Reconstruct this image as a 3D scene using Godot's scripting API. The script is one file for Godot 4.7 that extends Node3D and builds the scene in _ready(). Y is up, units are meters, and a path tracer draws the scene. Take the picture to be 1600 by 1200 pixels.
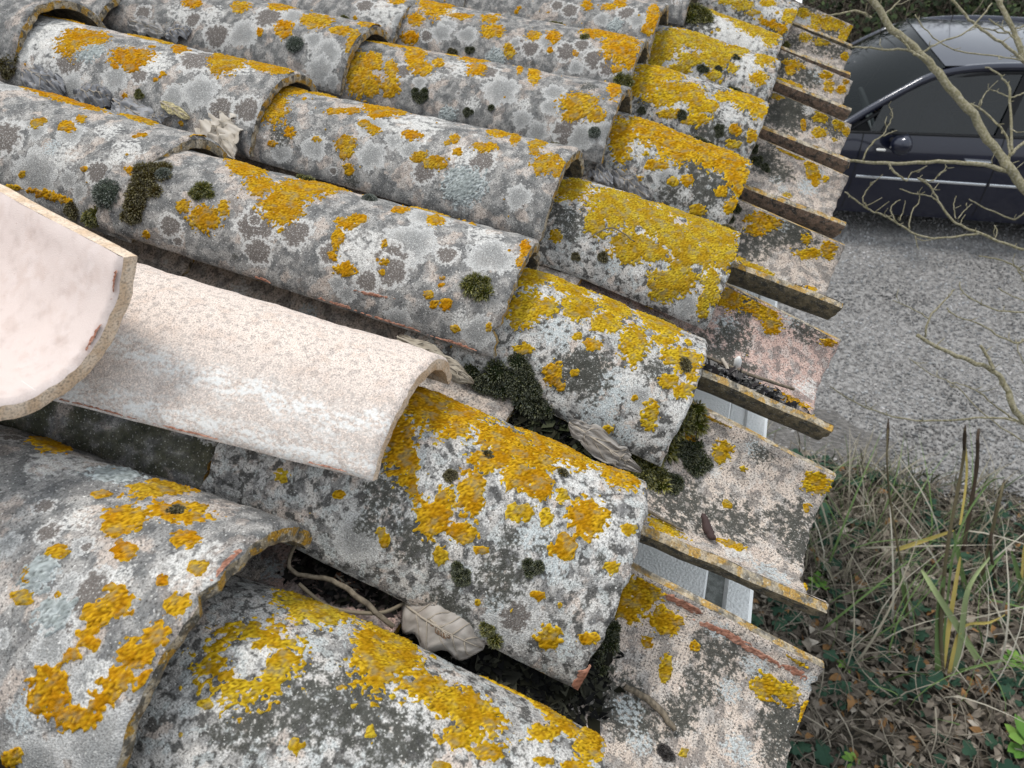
extends Node3D

const H := 0.115
const PH := 1.3264502
var rng := RandomNumberGenerator.new()
var used := {}
var M := {}
var nz_lo := FastNoiseLite.new()
var nz_hi := FastNoiseLite.new()
var nz_cell := FastNoiseLite.new()
var nz_hole := FastNoiseLite.new()
var pool := {}
var pool_half := {}
var stamps := []
var roof: Node3D

# ---------------------------------------------------------------- helpers
func numbered(called: String) -> String:
	if not used.has(called):
		used[called] = 0
		return called
	used[called] += 1
	return "%s_%03d" % [called, used[called]]

func put(o: Node3D, called: String, parent: Node = null) -> Node3D:
	if parent == null:
		o.name = numbered(called)
		add_child(o, true)
	else:
		var key := str(parent.get_instance_id()) + called
		if used.has(key):
			used[key] += 1
			o.name = "%s_%03d" % [called, used[key]]
		else:
			used[key] = 0
			o.name = called
		parent.add_child(o, true)
	return o

func tag(o: Node, label: String, category := "", group := "", kind := "") -> void:
	if label: o.set_meta("label", label)
	if category: o.set_meta("category", category)
	if group: o.set_meta("group", group)
	if kind: o.set_meta("kind", kind)

func base_node(called: String, at := Vector3.ZERO) -> Node3D:
	var n := Node3D.new()
	put(n, called)
	n.position = at
	return n

func mesh_node(m: Mesh, mat: Material, called: String, parent: Node = null) -> MeshInstance3D:
	var o := MeshInstance3D.new()
	o.mesh = m
	if mat: o.material_override = mat
	put(o, called, parent)
	return o

func commit(st: SurfaceTool, mat: Material, called: String, parent: Node = null, smooth := true) -> MeshInstance3D:
	if smooth:
		st.index()
	st.generate_normals()
	return mesh_node(st.commit(), mat, called, parent)

func begin() -> SurfaceTool:
	var st := SurfaceTool.new()
	st.begin(Mesh.PRIMITIVE_TRIANGLES)
	return st

func quad(st: SurfaceTool, a: Vector3, b: Vector3, c: Vector3, d: Vector3) -> void:
	st.add_vertex(a); st.add_vertex(b); st.add_vertex(c)
	st.add_vertex(a); st.add_vertex(c); st.add_vertex(d)

func lin(r: float, g: float, b: float) -> Color:
	return Color(r, g, b).linear_to_srgb()

func mat(c: Color, rough := 0.9, vcol := false) -> StandardMaterial3D:
	var m := StandardMaterial3D.new()
	m.albedo_color = c
	m.roughness = rough
	m.metallic_specular = 0.3
	m.vertex_color_use_as_albedo = vcol
	m.cull_mode = BaseMaterial3D.CULL_DISABLED
	return m

func noise(sd: int, freq: float, oct := 4, kind := FastNoiseLite.TYPE_SIMPLEX_SMOOTH) -> FastNoiseLite:
	var n := FastNoiseLite.new()
	n.seed = sd
	n.noise_type = kind
	n.frequency = freq
	n.fractal_octaves = oct
	n.fractal_type = FastNoiseLite.FRACTAL_FBM if oct > 1 else FastNoiseLite.FRACTAL_NONE
	return n

func box(st: SurfaceTool, lo: Vector3, hi: Vector3, bev := 0.0) -> void:
	st.set_smooth_group(-1)
	var c := (lo + hi) / 2
	var e := (hi - lo) / 2
	if bev <= 0.0:
		for k in 3:
			for s in [-1.0, 1.0]:
				var n := Vector3.ZERO; n[k] = s
				var u := Vector3.ZERO; u[(k + 1) % 3] = 1.0
				var v := n.cross(u)
				var p := c + n * e
				quad(st, p - u * e - v * e, p + u * e - v * e, p + u * e + v * e, p - u * e + v * e)
		return
	var f := e - Vector3.ONE * bev
	for k in 3:
		for s in [-1.0, 1.0]:
			var n := Vector3.ZERO; n[k] = s
			var u := Vector3.ZERO; u[(k + 1) % 3] = 1.0
			var v := n.cross(u)
			var p := c + n * e
			quad(st, p - u * f - v * f, p + u * f - v * f, p + u * f + v * f, p - u * f + v * f)
	for k in 3:
		var i := (k + 1) % 3
		var j := (k + 2) % 3
		for a in [-1.0, 1.0]:
			for b in [-1.0, 1.0]:
				var p0 := c; var p1 := c; var p2 := c; var p3 := c
				p0[k] -= f[k]; p1[k] += f[k]; p2[k] += f[k]; p3[k] -= f[k]
				p0[i] += a * e[i]; p1[i] += a * e[i]; p2[i] += a * f[i]; p3[i] += a * f[i]
				p0[j] += b * f[j]; p1[j] += b * f[j]; p2[j] += b * e[j]; p3[j] += b * e[j]
				if a * b > 0: quad(st, p0, p1, p2, p3)
				else: quad(st, p3, p2, p1, p0)
	for a in [-1.0, 1.0]:
		for b in [-1.0, 1.0]:
			for d in [-1.0, 1.0]:
				var q := Vector3(a, b, d)
				var x := c + q * Vector3(e.x, f.y, f.z)
				var y := c + q * Vector3(f.x, e.y, f.z)
				var z := c + q * Vector3(f.x, f.y, e.z)
				if a * b * d > 0: st.add_vertex(x); st.add_vertex(z); st.add_vertex(y)
				else: st.add_vertex(x); st.add_vertex(y); st.add_vertex(z)

# a smooth tube along points, radii per point
func tube(st: SurfaceTool, pts: PackedVector3Array, rad: PackedFloat32Array, sides := 7, cap := true) -> void:
	var n := pts.size()
	var rings := []
	var ref := Vector3(0.31, 0.87, 0.37).normalized()
	for i in n:
		var d := (pts[mini(i + 1, n - 1)] - pts[maxi(i - 1, 0)]).normalized()
		var u := d.cross(ref).normalized()
		var v := u.cross(d)
		var r := PackedVector3Array()
		for k in sides:
			var a := TAU * k / sides
			r.append(pts[i] + (u * cos(a) + v * sin(a)) * rad[i])
		rings.append(r)
	for i in n - 1:
		for k in sides:
			var l := (k + 1) % sides
			quad(st, rings[i][k], rings[i + 1][k], rings[i + 1][l], rings[i][l])
	if cap:
		for k in sides:
			var l := (k + 1) % sides
			st.add_vertex(pts[0]); st.add_vertex(rings[0][k]); st.add_vertex(rings[0][l])
			st.add_vertex(pts[n - 1]); st.add_vertex(rings[n - 1][l]); st.add_vertex(rings[n - 1][k])

func smooth_line(pts: PackedVector3Array, rad: PackedFloat32Array, per := 4) -> Array:
	var op := PackedVector3Array()
	var orr := PackedFloat32Array()
	var n := pts.size()
	for i in n - 1:
		var a := pts[maxi(i - 1, 0)]; var b := pts[i]; var c := pts[i + 1]; var d := pts[mini(i + 2, n - 1)]
		for k in per:
			var t := float(k) / per
			op.append(b.cubic_interpolate(c, a, d, t))
			orr.append(lerpf(rad[i], rad[i + 1], t))
	op.append(pts[n - 1]); orr.append(rad[n - 1])
	return [op, orr]

# ---------------------------------------------------------------- textures
func layer(n: int, a: FastNoiseLite, lo: float, hi: float, amax: float, c0: Color, c1: Color, b: FastNoiseLite) -> Image:
	var A := a.get_image(n, n).get_data()
	var B := b.get_image(n, n).get_data()
	var la := PackedInt32Array()
	var lr := PackedInt32Array()
	var lg := PackedInt32Array()
	var lb := PackedInt32Array()
	for v in 256:
		la.append(int(clampf(smoothstep(lo, hi, v / 255.0) * amax, 0, 1) * 255))
		var c := c0.lerp(c1, smoothstep(0.25, 0.75, v / 255.0))
		lr.append(c.r8); lg.append(c.g8); lb.append(c.b8)
	var out := PackedByteArray()
	out.resize(n * n * 4)
	var j := 0
	for i in n * n:
		var al := la[A[i]]
		if al > 0:
			var w := B[i]
			out[j] = lr[w]; out[j + 1] = lg[w]; out[j + 2] = lb[w]; out[j + 3] = al
		j += 4
	return Image.create_from_data(n, n, false, Image.FORMAT_RGBA8, out)

func c8(r: int, g: int, b: int) -> Color:
	return Color8(r, g, b)

func make_pool() -> void:
	var N := 1024
	var fine := noise(11, 0.21, 3)
	var mid := noise(12, 0.045, 4)
	pool.base = layer(N, noise(1, 0.010, 5), -1.0, -0.5, 1.0, c8(150, 147, 143), c8(108, 108, 107), noise(2, 0.020, 7))
	pool.base1 = layer(N, noise(1, 0.010, 5), -1.0, -0.5, 1.0, c8(182, 177, 171), c8(122, 121, 119), noise(22, 0.016, 7))
	pool.clay = layer(N, noise(3, 0.009, 7), 0.56, 0.66, 0.7, c8(198, 182, 169), c8(176, 160, 148), mid)
	pool.dark = layer(N, noise(4, 0.022, 8), 0.48, 0.66, 0.46, c8(92, 92, 92), c8(64, 64, 65), fine)
	pool.pale2 = layer(N, noise(15, 0.026, 8), 0.52, 0.68, 0.42, c8(196, 192, 187), c8(168, 165, 160), fine)
	pool.dark2 = layer(N, noise(5, 0.032, 8), 0.50, 0.62, 0.8, c8(78, 77, 74), c8(42, 42, 41), fine)
	pool.pale = layer(N, noise(6, 0.030, 8), 0.54, 0.66, 0.75, c8(204, 202, 198), c8(172, 170, 166), fine)
	pool.blue = layer(N, noise(7, 0.032, 8), 0.60, 0.67, 0.75, c8(188, 191, 189), c8(152, 156, 154), fine)
	pool.speck = layer(N, noise(8, 0.15, 4), 0.66, 0.76, 0.7, c8(72, 70, 67), c8(44, 43, 42), mid)
	pool.white = layer(N, noise(9, 0.16, 3), 0.75, 0.82, 0.8, c8(224, 222, 217), c8(200, 198, 192), mid)
	pool.grit = layer(N, noise(10, 0.30, 2), 0.48, 0.80, 0.52, c8(66, 64, 62), c8(90, 87, 83), mid)
	pool.green = layer(N, noise(13, 0.010, 6), 0.42, 0.68, 0.72, c8(78, 78, 60), c8(52, 53, 42), mid)
	pool.yellow = layer(N, noise(14, 0.022, 7), 0.56, 0.64, 0.85, c8(190, 142, 36), c8(150, 106, 24), fine)
	for k in pool:
		var im: Image = pool[k].duplicate()
		im.resize(512, 512, Image.INTERPOLATE_BILINEAR)
		pool_half[k] = im

func make_stamps() -> void:
	var n := 112
	for ty in 5:
		var set_ := []
		for v in 3:
			var na := noise(100 + ty * 10 + v, 0.9, 3)
			var nb := noise(200 + ty * 10 + v, 0.07, 4)
			var nc := noise(300 + ty * 10 + v, 0.22, 2)
			var im := Image.create(n, n, false, Image.FORMAT_RGBA8)
			for y in n:
				for x in n:
					var dx := (x - n / 2.0) / (n * 0.40)
					var dy := (y - n / 2.0) / (n * 0.40)
					var d := sqrt(dx * dx + dy * dy)
					if d > 1.25: continue
					var q := 1.0 + 0.30 * na.get_noise_2d(dx / (d + 0.01), dy / (d + 0.01)) + 0.28 * nb.get_noise_2d(x, y) + 0.05 * nc.get_noise_2d(x, y)
					d /= q
					if d > 1.0: continue
					var g := nc.get_noise_2d(x, y)
					var b := nb.get_noise_2d(x + 300, y)
					var c: Color
					var al := smoothstep(1.0, 0.93, d)
					match ty:
						0:
							c = c8(108, 101, 96).lerp(c8(204, 202, 198), smoothstep(0.64, 0.78, d + g * 0.10 + b * 0.16))
							if d < 0.7 and g > 0.42: c = c8(205, 202, 198)
							c = c.darkened(clampf(0.10 + g * 0.14, 0, 0.3))
							al *= 0.96
						1:
							c = c8(150, 150, 148).lerp(c8(196, 195, 192), smoothstep(0.35, 0.9, d + g * 0.2))
							c = c.darkened(clampf(0.08 + g * 0.22, 0, 0.4))
							al *= 0.9
						2:
							c = c8(214, 212, 207).darkened(clampf(0.04 + g * 0.22, 0, 0.35))
							al *= smoothstep(-0.22, 0.16, b + 0.40 - d * 0.6 + g * 0.25) * 0.8
						3:
							c = c8(184, 190, 190).darkened(clampf(0.06 + g * 0.3, 0, 0.5))
							al *= smoothstep(-0.12, 0.04, b + 0.30 - d * 0.5 + g * 0.15) * 0.92
						4:
							c = c8(58, 58, 53).lightened(clampf(g * 0.14, 0, 0.2))
							al *= smoothstep(-0.14, 0.16, b * 0.9 + 0.36 - d * 0.5 + g * 0.5) * 0.9
					c.a = al
					im.set_pixel(x, y, c)
			set_.append(im)
		stamps.append(set_)

func grit_normal(n: int, sd: int, strength: float, freq := 0.22) -> ImageTexture:
	var a := noise(sd, freq, 4).get_seamless_image(n, n)
	a.convert(Image.FORMAT_RGBA8)
	a.bump_map_to_normal_map(strength)
	return ImageTexture.create_from_image(a)

# texture of one tile; kinds: cover, pan, clean, inner
func tile_texture(T: Dictionary, big: bool, kind: String) -> ImageTexture:
	var W := 1024 if big else 512
	var Hh := 512 if big else 256
	var pl := pool if big else pool_half
	var P := W
	var im := Image.create(W, Hh, false, Image.FORMAT_RGBA8)
	var lay := func(k: String) -> void:
		var src: Image = pl[k]
		im.blend_rect(src, Rect2i(0, rng.randi_range(0, P - Hh), W, Hh), Vector2i.ZERO)
	if kind == "clean" or kind == "inner":
		im.fill(c8(212, 197, 186) if kind == "clean" else c8(196, 183, 177))
		var cl := noise(31 if kind == "clean" else 33, 0.012, 5)
		var wash := layer(W, cl, 0.35, 0.75, 0.55, c8(212, 199, 190) if kind == "clean" else c8(202, 190, 185), c8(198, 178, 164) if kind == "clean" else c8(186, 170, 162), noise(32, 0.03, 4))
		im.blend_rect(wash, Rect2i(0, 40, W, Hh), Vector2i.ZERO)
		if kind == "clean":
			var sp := layer(W, noise(35, 0.055, 7), 0.56, 0.70, 0.5, c8(172, 160, 152), c8(132, 128, 124), noise(36, 0.2, 3))
			im.blend_rect(sp, Rect2i(0, 100, W, Hh), Vector2i.ZERO)
			im.blend_rect(pool.grit, Rect2i(0, 300, W, Hh), Vector2i.ZERO)
			var ns := noise(37, 0.012, 4)
			var ng := noise(38, 0.16, 3)
			for y in Hh:
				for x in W:
					var v := 1.0 - float(y) / Hh
					var band := exp(-pow((v - 0.80 + 0.05 * ns.get_noise_2d(x, 0) + 0.00006 * x) / 0.045, 2)) + 0.9 * exp(-pow((v - 0.95) / 0.06, 2))
					var k := clampf(band * (0.42 + 0.9 * ns.get_noise_2d(x * 1.5, y * 4) + 1.0 * ng.get_noise_2d(x * 0.6 + 90, y * 0.6)), 0, 0.7)
					var g := ng.get_noise_2d(x, y)
					var c := im.get_pixel(x, y)
					if v > 0.55: c = c.lerp(c8(158, 150, 144), clampf(smoothstep(0.55, 0.78, v) * (0.40 + g * 1.0), 0, 0.7))
					c = c.lerp(c8(206, 209, 208), k)
					im.set_pixel(x, y, c)
		if kind == "inner":
			for q in [["dark2", 3], ["speck", 2]]:
				var soft := layer(W, noise(60 + q[1], 0.02, 7), 0.60, 0.9, 0.12, c8(150, 132, 124), c8(120, 106, 100), noise(62, 0.1, 3))
				im.blend_rect(soft, Rect2i(0, 60 * q[1], W, Hh), Vector2i.ZERO)
			for i in 26:
				var x0 := rng.randi_range(0, W - 90)
				var y0 := rng.randi_range(0, Hh - 20)
				var ln := rng.randi_range(20, 90)
				var sl := rng.randf_range(-0.12, 0.12)
				for x in ln: im.set_pixel(x0 + x, clampi(int(y0 + x * sl), 0, Hh - 1), c8(178, 162, 154) if i % 3 else c8(214, 204, 199))
		for i in 160 if kind == "inner" else 60:
			var q := Vector2i(rng.randi_range(0, W - 4), rng.randi_range(0, Hh - 4))
			var k := rng.randi_range(1, 2)
			im.fill_rect(Rect2i(q.x, q.y, k, 1), c8(170, 150, 142))
		return ImageTexture.create_from_image(im)
	lay.call("base" if T.row >= 2 else "base1")
	if kind == "pan":
		var wash := Image.create(W, Hh, false, Image.FORMAT_RGBA8)
		wash.fill(Color8(208, 190, 174, 190) if T.get("pink", 0.0) < 0.5 else Color8(198, 163, 150, 200))
		im.blend_rect(wash, Rect2i(0, 0, W, Hh), Vector2i.ZERO)
		if T.get("pink", 0.0) < 0.5: lay.call("clay")
		lay.call("dark")
		lay.call("pale2")
		lay.call("speck")
	else:
		lay.call("clay")
		if T.row >= 2:
			lay.call("dark")
			im.blend_rect(pl.dark, Rect2i(0, rng.randi_range(0, P - Hh), W, Hh / 4), Vector2i(0, Hh * 3 / 4))
			lay.call("pale2")
		else:
			lay.call("dark2")
			if rng.randf() < 0.5: lay.call("dark")
			lay.call("pale")
			lay.call("blue")
	if T.get("green", 0.0) > 0.0:
		lay.call("green")
		lay.call("green")
	lay.call("speck")
	# lichen discs: the random small ones first, those of the photograph over them
	var g: Array = T.g.duplicate()
	var extra := []
	var cnt := 15 if T.row >= 2 else 12
	if kind == "pan": cnt = 12
	for i in cnt:
		var ty := [0, 1, 1, 2, 2, 4][rng.randi_range(0, 5)] as int if T.row >= 2 else [1, 2, 3, 4, 4, 3][rng.randi_range(0, 5)] as int
		if kind == "pan": ty = [4, 4, 3, 2][rng.randi_range(0, 3)]
		extra += [rng.randf_range(0.0, 0.42), rng.randf_range(-0.1, 0.1), 0.0025 + 0.013 * pow(rng.randf(), 2.2), ty]
	g = extra + g
	for i in g.size() / 4:
		var s: float = g[4 * i]
		var t: float = g[4 * i + 1]
		var ty: int = g[4 * i + 3]
		var r: float = g[4 * i + 2] * (1.75 if ty == 4 and T.row == 1 else 1.12)
		if ty == 0:
			r *= rng.randf_range(0.75, 1.3)
			if rng.randf() < 0.3: ty = 1
		var st: Image = stamps[ty][rng.randi_range(0, 2)]
		var pw := int(r * 2.5 / 0.42 * W)
		var ph := int(r * 2.5 / 0.23 * Hh)
		if pw < 3 or ph < 3: continue
		var cp: Image = st.duplicate()
		if rng.randf() < 0.5: cp.flip_x()
		if rng.randf() < 0.5: cp.rotate_90(CLOCKWISE)
		cp.resize(pw, ph, Image.INTERPOLATE_BILINEAR)
		im.blend_rect(cp, Rect2i(0, 0, pw, ph), Vector2i(int(s / 0.42 * W - pw / 2.0), int((1.0 - t / H) / 2.0 * Hh - ph / 2.0)))
	lay.call("grit")
	lay.call("white")
	return ImageTexture.create_from_image(im)

# ---------------------------------------------------------------- tiles
func frame_of(th: float, yaw: float, roll: float) -> Array:
	var a := Vector3(cos(th) * cos(yaw), -sin(th), cos(th) * sin(yaw))
	var sd := Vector3(0, 0, 1)
	sd = (sd - a * a.dot(sd)).normalized()
	var n := sd.cross(a)
	return [a, sd * cos(roll) + n * sin(roll), n * cos(roll) - sd * sin(roll)]

func new_tile(p: Array, pan: bool, row: int, L := 0.42, roll := 0.0, taper := 0.0) -> Dictionary:
	var f := frame_of(p[3], p[4], roll)
	var tp: float = taper if taper != 0.0 else (0.115 if pan else -0.38 * p[5])
	return {"P": Vector3(p[0], p[1], p[2]), "a": f[0], "sd": f[1], "n": f[2], "w": p[5], "h": p[6], "tp": tp, "sg": -1.0 if pan else 1.0, "L": L, "row": row, "q": rng.randf() * 900.0, "o": [], "g": [], "th": 0.0105 if pan else 0.0125, "sag": 0.0}

func tile_pt(T: Dictionary, s: float, t: float, off: float) -> Vector3:
	var ph := clampf(t / H, -1, 1) * PH
	var w: float = T.w + T.tp * s
	var h: float = T.h * w / (T.w if T.tp < 0.0 or T.tp > 0.2 else T.w + 0.01)
	var sn := sin(ph)
	var cs := cos(ph)
	var x := float(w * 0.5 * sn) / 0.97030
	var y: float = T.sg * h * (cs - 0.24192) / 0.75808
	var nx: float = T.sg * h * sn / 0.75808
	var ny := float(w * 0.5 * cs) / 0.97030
	var l := sqrt(nx * nx + ny * ny)
	var d := off + 0.0016 * nz_lo.get_noise_2d(s * 320 + T.q, t * 320) + 0.0006 * nz_hi.get_noise_2d(s * 500 + T.q, t * 500)
	return T.P - T.a * s + T.sd * (x + nx / l * d) + T.n * (y + ny / l * d - T.sag * pow(maxf(0.0, s - 0.15), 2.0))

func tile_mesh(T: Dictionary, ns: int, nf: int) -> ArrayMesh:
	var L: float = T.L
	var th: float = T.th
	var V := PackedVector3Array()
	var U := PackedVector2Array()
	var I := PackedInt32Array()
	var edge := PackedFloat32Array()
	var edge2 := PackedFloat32Array()
	for j in nf + 1:
		var t := (1.0 - 2.0 * j / nf) * H
		var e := 0.0022 * nz_lo.get_noise_2d(T.q + 50, t * 900) + 0.0012 * nz_hi.get_noise_2d(T.q, t * 900)
		var chip := nz_lo.get_noise_2d(T.q + 400, t * 260)
		if chip > 0.40 and T.row != 5: e += (chip - 0.40) * 0.025
		edge.append(e)
		edge2.append(0.006 * nz_lo.get_noise_2d(T.q + 90, t * 500))
	if T.row == 5:
		for j in nf + 1:
			edge[j] *= 0.45
	var srow := func(i: int, j: int) -> float:
		var s := L * float(i) / ns
		return s + edge[j] * maxf(0, 1.0 - s / 0.03) + edge2[j] * maxf(0, 1.0 - (L - s) / 0.04)
	var rim := func(j: int) -> float:
		return -0.0022 if j == 0 or j == nf else 0.0
	var cols := nf + 1
	# upper face with a worn lip at its lower end
	for i in range(-1, ns + 1):
		for j in cols:
			var t := (1.0 - 2.0 * j / nf) * H
			var s: float = srow.call(maxi(i, 0), j) + (0.0028 if i == 0 else 0.0)
			if i < 0: V.append(tile_pt(T, s, t, -0.0028))
			else: V.append(tile_pt(T, s, t, rim.call(j)))
			U.append(Vector2(s / 0.42, float(j) / nf))
	for i in ns + 1:
		for j in nf:
			var a := i * cols + j
			I.append_array([a, a + cols, a + cols + 1, a, a + cols + 1, a + 1])
	var arr := []
	arr.resize(Mesh.ARRAY_MAX)
	arr[Mesh.ARRAY_VERTEX] = V
	arr[Mesh.ARRAY_TEX_UV] = U
	arr[Mesh.ARRAY_INDEX] = I
	var st := SurfaceTool.new()
	st.create_from_arrays(arr)
	st.generate_normals()
	st.generate_tangents()
	var mesh := st.commit()
	# underside, end faces and rims
	var s2 := begin()
	var us := maxi(8, ns / 4)
	var low := []
	for i in us + 1:
		var r := PackedVector3Array()
		for j in cols:
			var t := (1.0 - 2.0 * j / nf) * H
			var s: float = srow.call(i * ns / us, j)
			r.append(tile_pt(T, s, t, -th))
		low.append(r)
	s2.set_smooth_group(0)
	for i in us:
		for j in nf:
			quad(s2, low[i][j], low[i][j + 1], low[i + 1][j + 1], low[i + 1][j])
	s2.generate_normals()
	s2.commit(mesh)
	s2 = begin()
	s2.set_smooth_group(1)
	var mid := PackedVector3Array()
	for j in cols:
		mid.append(V[j].lerp(low[0][j], 0.75) + T.a * 0.0008)
	for j in nf:
		quad(s2, V[j], V[j + 1], mid[j + 1], mid[j])
		quad(s2, mid[j], mid[j + 1], low[0][j + 1], low[0][j])
	s2.set_smooth_group(2)
	for j in [0, nf]:
		for i in us:
			var a := V[(1 + i * ns / us) * cols + j]
			var b := V[(1 + (i + 1) * ns / us) * cols + j]
			var c: Vector3 = low[i + 1][j]
			var d: Vector3 = low[i][j]
			if i == 0: a = V[j]
			if j == 0: quad(s2, a, d, c, b)
			else: quad(s2, a, b, c, d)
	s2.set_smooth_group(3)
	for j in nf:
		var k := (ns + 1) * cols
		quad(s2, V[k + j], low[us][j], low[us][j + 1], V[k + j + 1])
	s2.generate_normals()
	s2.commit(mesh)
	return mesh

# crusts of lichen that stand proud of a tile: one mesh per patch
func lichen(T: Dictionary, node: Node3D, cell: float, o: Array, called: String, cols: Array, rough_edge := 1.0, thick := 1.0) -> void:
	var L: float = minf(T.L, 0.42)
	var ns := int(L / cell)
	var nt := int(2.0 * (H - 0.002) / cell)
	var w := nt + 1
	var m := PackedFloat32Array()
	m.resize((ns + 1) * w)
	m.fill(-1.0)
	var t0 := -H + 0.002
	for i in o.size() / 5:
		var s: float = o[5 * i]
		var t: float = o[5 * i + 1]
		var ra: float = o[5 * i + 2]
		var rb: float = o[5 * i + 3]
		var an: float = o[5 * i + 4]
		var neg := ra < 0
		ra = absf(ra)
		var ca := cos(an)
		var sa := sin(an)
		var R := maxf(ra, rb) * 1.5
		for x in range(maxi(0, int((s - R) / cell)), mini(ns, int((s + R) / cell) + 1) + 1):
			for y in range(maxi(0, int((t - R - t0) / cell)), mini(nt, int((t + R - t0) / cell) + 1) + 1):
				var ds := x * cell - s
				var dt := y * cell + t0 - t
				var u := (ds * ca + dt * sa) / ra
				var v := (-ds * sa + dt * ca) / rb
				var d := sqrt(u * u + v * v)
				if d > 1.5: continue
				var k := x * w + y
				if neg: m[k] = minf(m[k], d - 0.95)
				else: m[k] = maxf(m[k], 1.0 - d)
	for k in m.size():
		if m[k] > -0.6:
			var x: float = (k / w) * cell * 1000.0 + T.q
			var y := (k % w) * cell * 1000.0
			var nl := nz_lo.get_noise_2d(x, y)
			var nh := nz_hi.get_noise_2d(x, y)
			m[k] = minf(m[k], 0.42) + rough_edge * (0.32 * nl + 0.62 * nh) + 0.55 * minf(0.0, nz_hole.get_noise_2d(x, y) + 0.13) + 0.03
			if k / w == ns: m[k] = -1.0
	# patches
	var comp := PackedInt32Array()
	comp.resize(m.size())
	var ncomp := 0
	var sizes := [0]
	for k in m.size():
		if m[k] > 0 and comp[k] == 0:
			ncomp += 1
			var stack := [k]
			comp[k] = ncomp
			var cnt := 0
			while stack.size():
				var c: int = stack.pop_back()
				cnt += 1
				var cx := c / w
				var cy := c % w
				for d in 4:
					var e: int = c + [1, -1, w, -w][d]
					if (d == 0 and cy == nt) or (d == 1 and cy == 0) or (d == 2 and cx == ns) or (d == 3 and cx == 0): continue
					if m[e] > 0 and comp[e] == 0:
						comp[e] = ncomp
						stack.append(e)
			sizes.append(cnt)
	var sts := {}
	var pos := {}
	var col := {}
	for x in ns:
		for y in nt:
			var k := x * w + y
			var ks := [k, k + w, k + w + 1, k + 1]
			var ins := 0
			var cp := 0
			for q in 4:
				if m[ks[q]] > 0:
					ins += 1
					cp = comp[ks[q]]
			if ins == 0: continue
			var id := cp if sizes[cp] * cell * cell > 0.00006 else 0
			if not sts.has(id): sts[id] = begin()
			var st: SurfaceTool = sts[id]
			for q in 4:
				var kk: int = ks[q]
				if m[kk] > 0 and not pos.has(kk):
					var s: float = (kk / w) * cell
					var t := (kk % w) * cell + t0
					var mx: float = s * 1000.0 + T.q
					var my := t * 1000.0
					var g := nz_hi.get_noise_2d(mx * 2.2, my * 2.2)
					var ce := nz_cell.get_noise_2d(mx, my)
					var lo := nz_lo.get_noise_2d(mx * 0.6 + 77, my * 0.6)
					pos[kk] = tile_pt(T, s, t, 0.0004 + smoothstep(0, 0.25, m[kk]) * (0.0008 + 0.0008 * g + 0.0005 * ce + 0.0006 * rng.randf()) * thick)
					var c: Color = cols[0].lerp(cols[1], clampf(0.42 + lo * 1.3 + g * 1.1 + (0.2 - m[kk]) * 0.9, 0, 1))
					c = c.lerp(cols[2], clampf(-0.22 - g * 1.5 + lo * 0.7, 0, 0.8))
					c = c * (0.72 + 0.40 * g + rng.randf_range(-0.22, 0.16))
					if called != "orange_lichen":
						col[kk] = c
						continue
					var cid := comp[kk]
					var tint := nz_lo.get_noise_2d(cid * 37.0, T.q)
					c = c.lerp(Color(c.r * 0.95, c.g * 0.72, c.b * 0.6), clampf(tint * 1.6, 0, 0.6)).lerp(Color(c.r * 0.84, c.g * 0.95, c.b * 1.6), clampf(-tint * 1.6, 0, 0.7))
					c = c.lerp(Color(0.20, 0.175, 0.10), clampf((nz_hole.get_noise_2d(mx * 0.7 + 300, my * 0.7) - 0.05) * 2.2, 0, 0.6) * smoothstep(0.15, 0.4, m[kk]))
					col[kk] = c
			var poly := PackedVector3Array()
			var pc := []
			for q in 4:
				var ka: int = ks[q]
				var kb: int = ks[(q + 1) % 4]
				if m[ka] > 0:
					poly.append(pos[ka]); pc.append(col[ka])
				if (m[ka] > 0) != (m[kb] > 0):
					var f: float = clampf(m[ka] / (m[ka] - m[kb]), 0.05, 0.95)
					poly.append(tile_pt(T, lerpf((ka / w) * cell, (kb / w) * cell, f), lerpf((ka % w) * cell, (kb % w) * cell, f) + t0, -0.0001))
					pc.append(cols[1] if rng.randf() < 0.8 else cols[0])
			for q in range(1, poly.size() - 1):
				st.set_color(pc[0]); st.add_vertex(poly[0])
				st.set_color(pc[q]); st.add_vertex(poly[q])
				st.set_color(pc[q + 1]); st.add_vertex(poly[q + 1])
	for id in sts:
		var st: SurfaceTool = sts[id]
		var mi := commit(st, M.lichen, called if id > 0 else called + "_specks", node)
		if id == 0: mi.set_meta("kind", "stuff")

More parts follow.
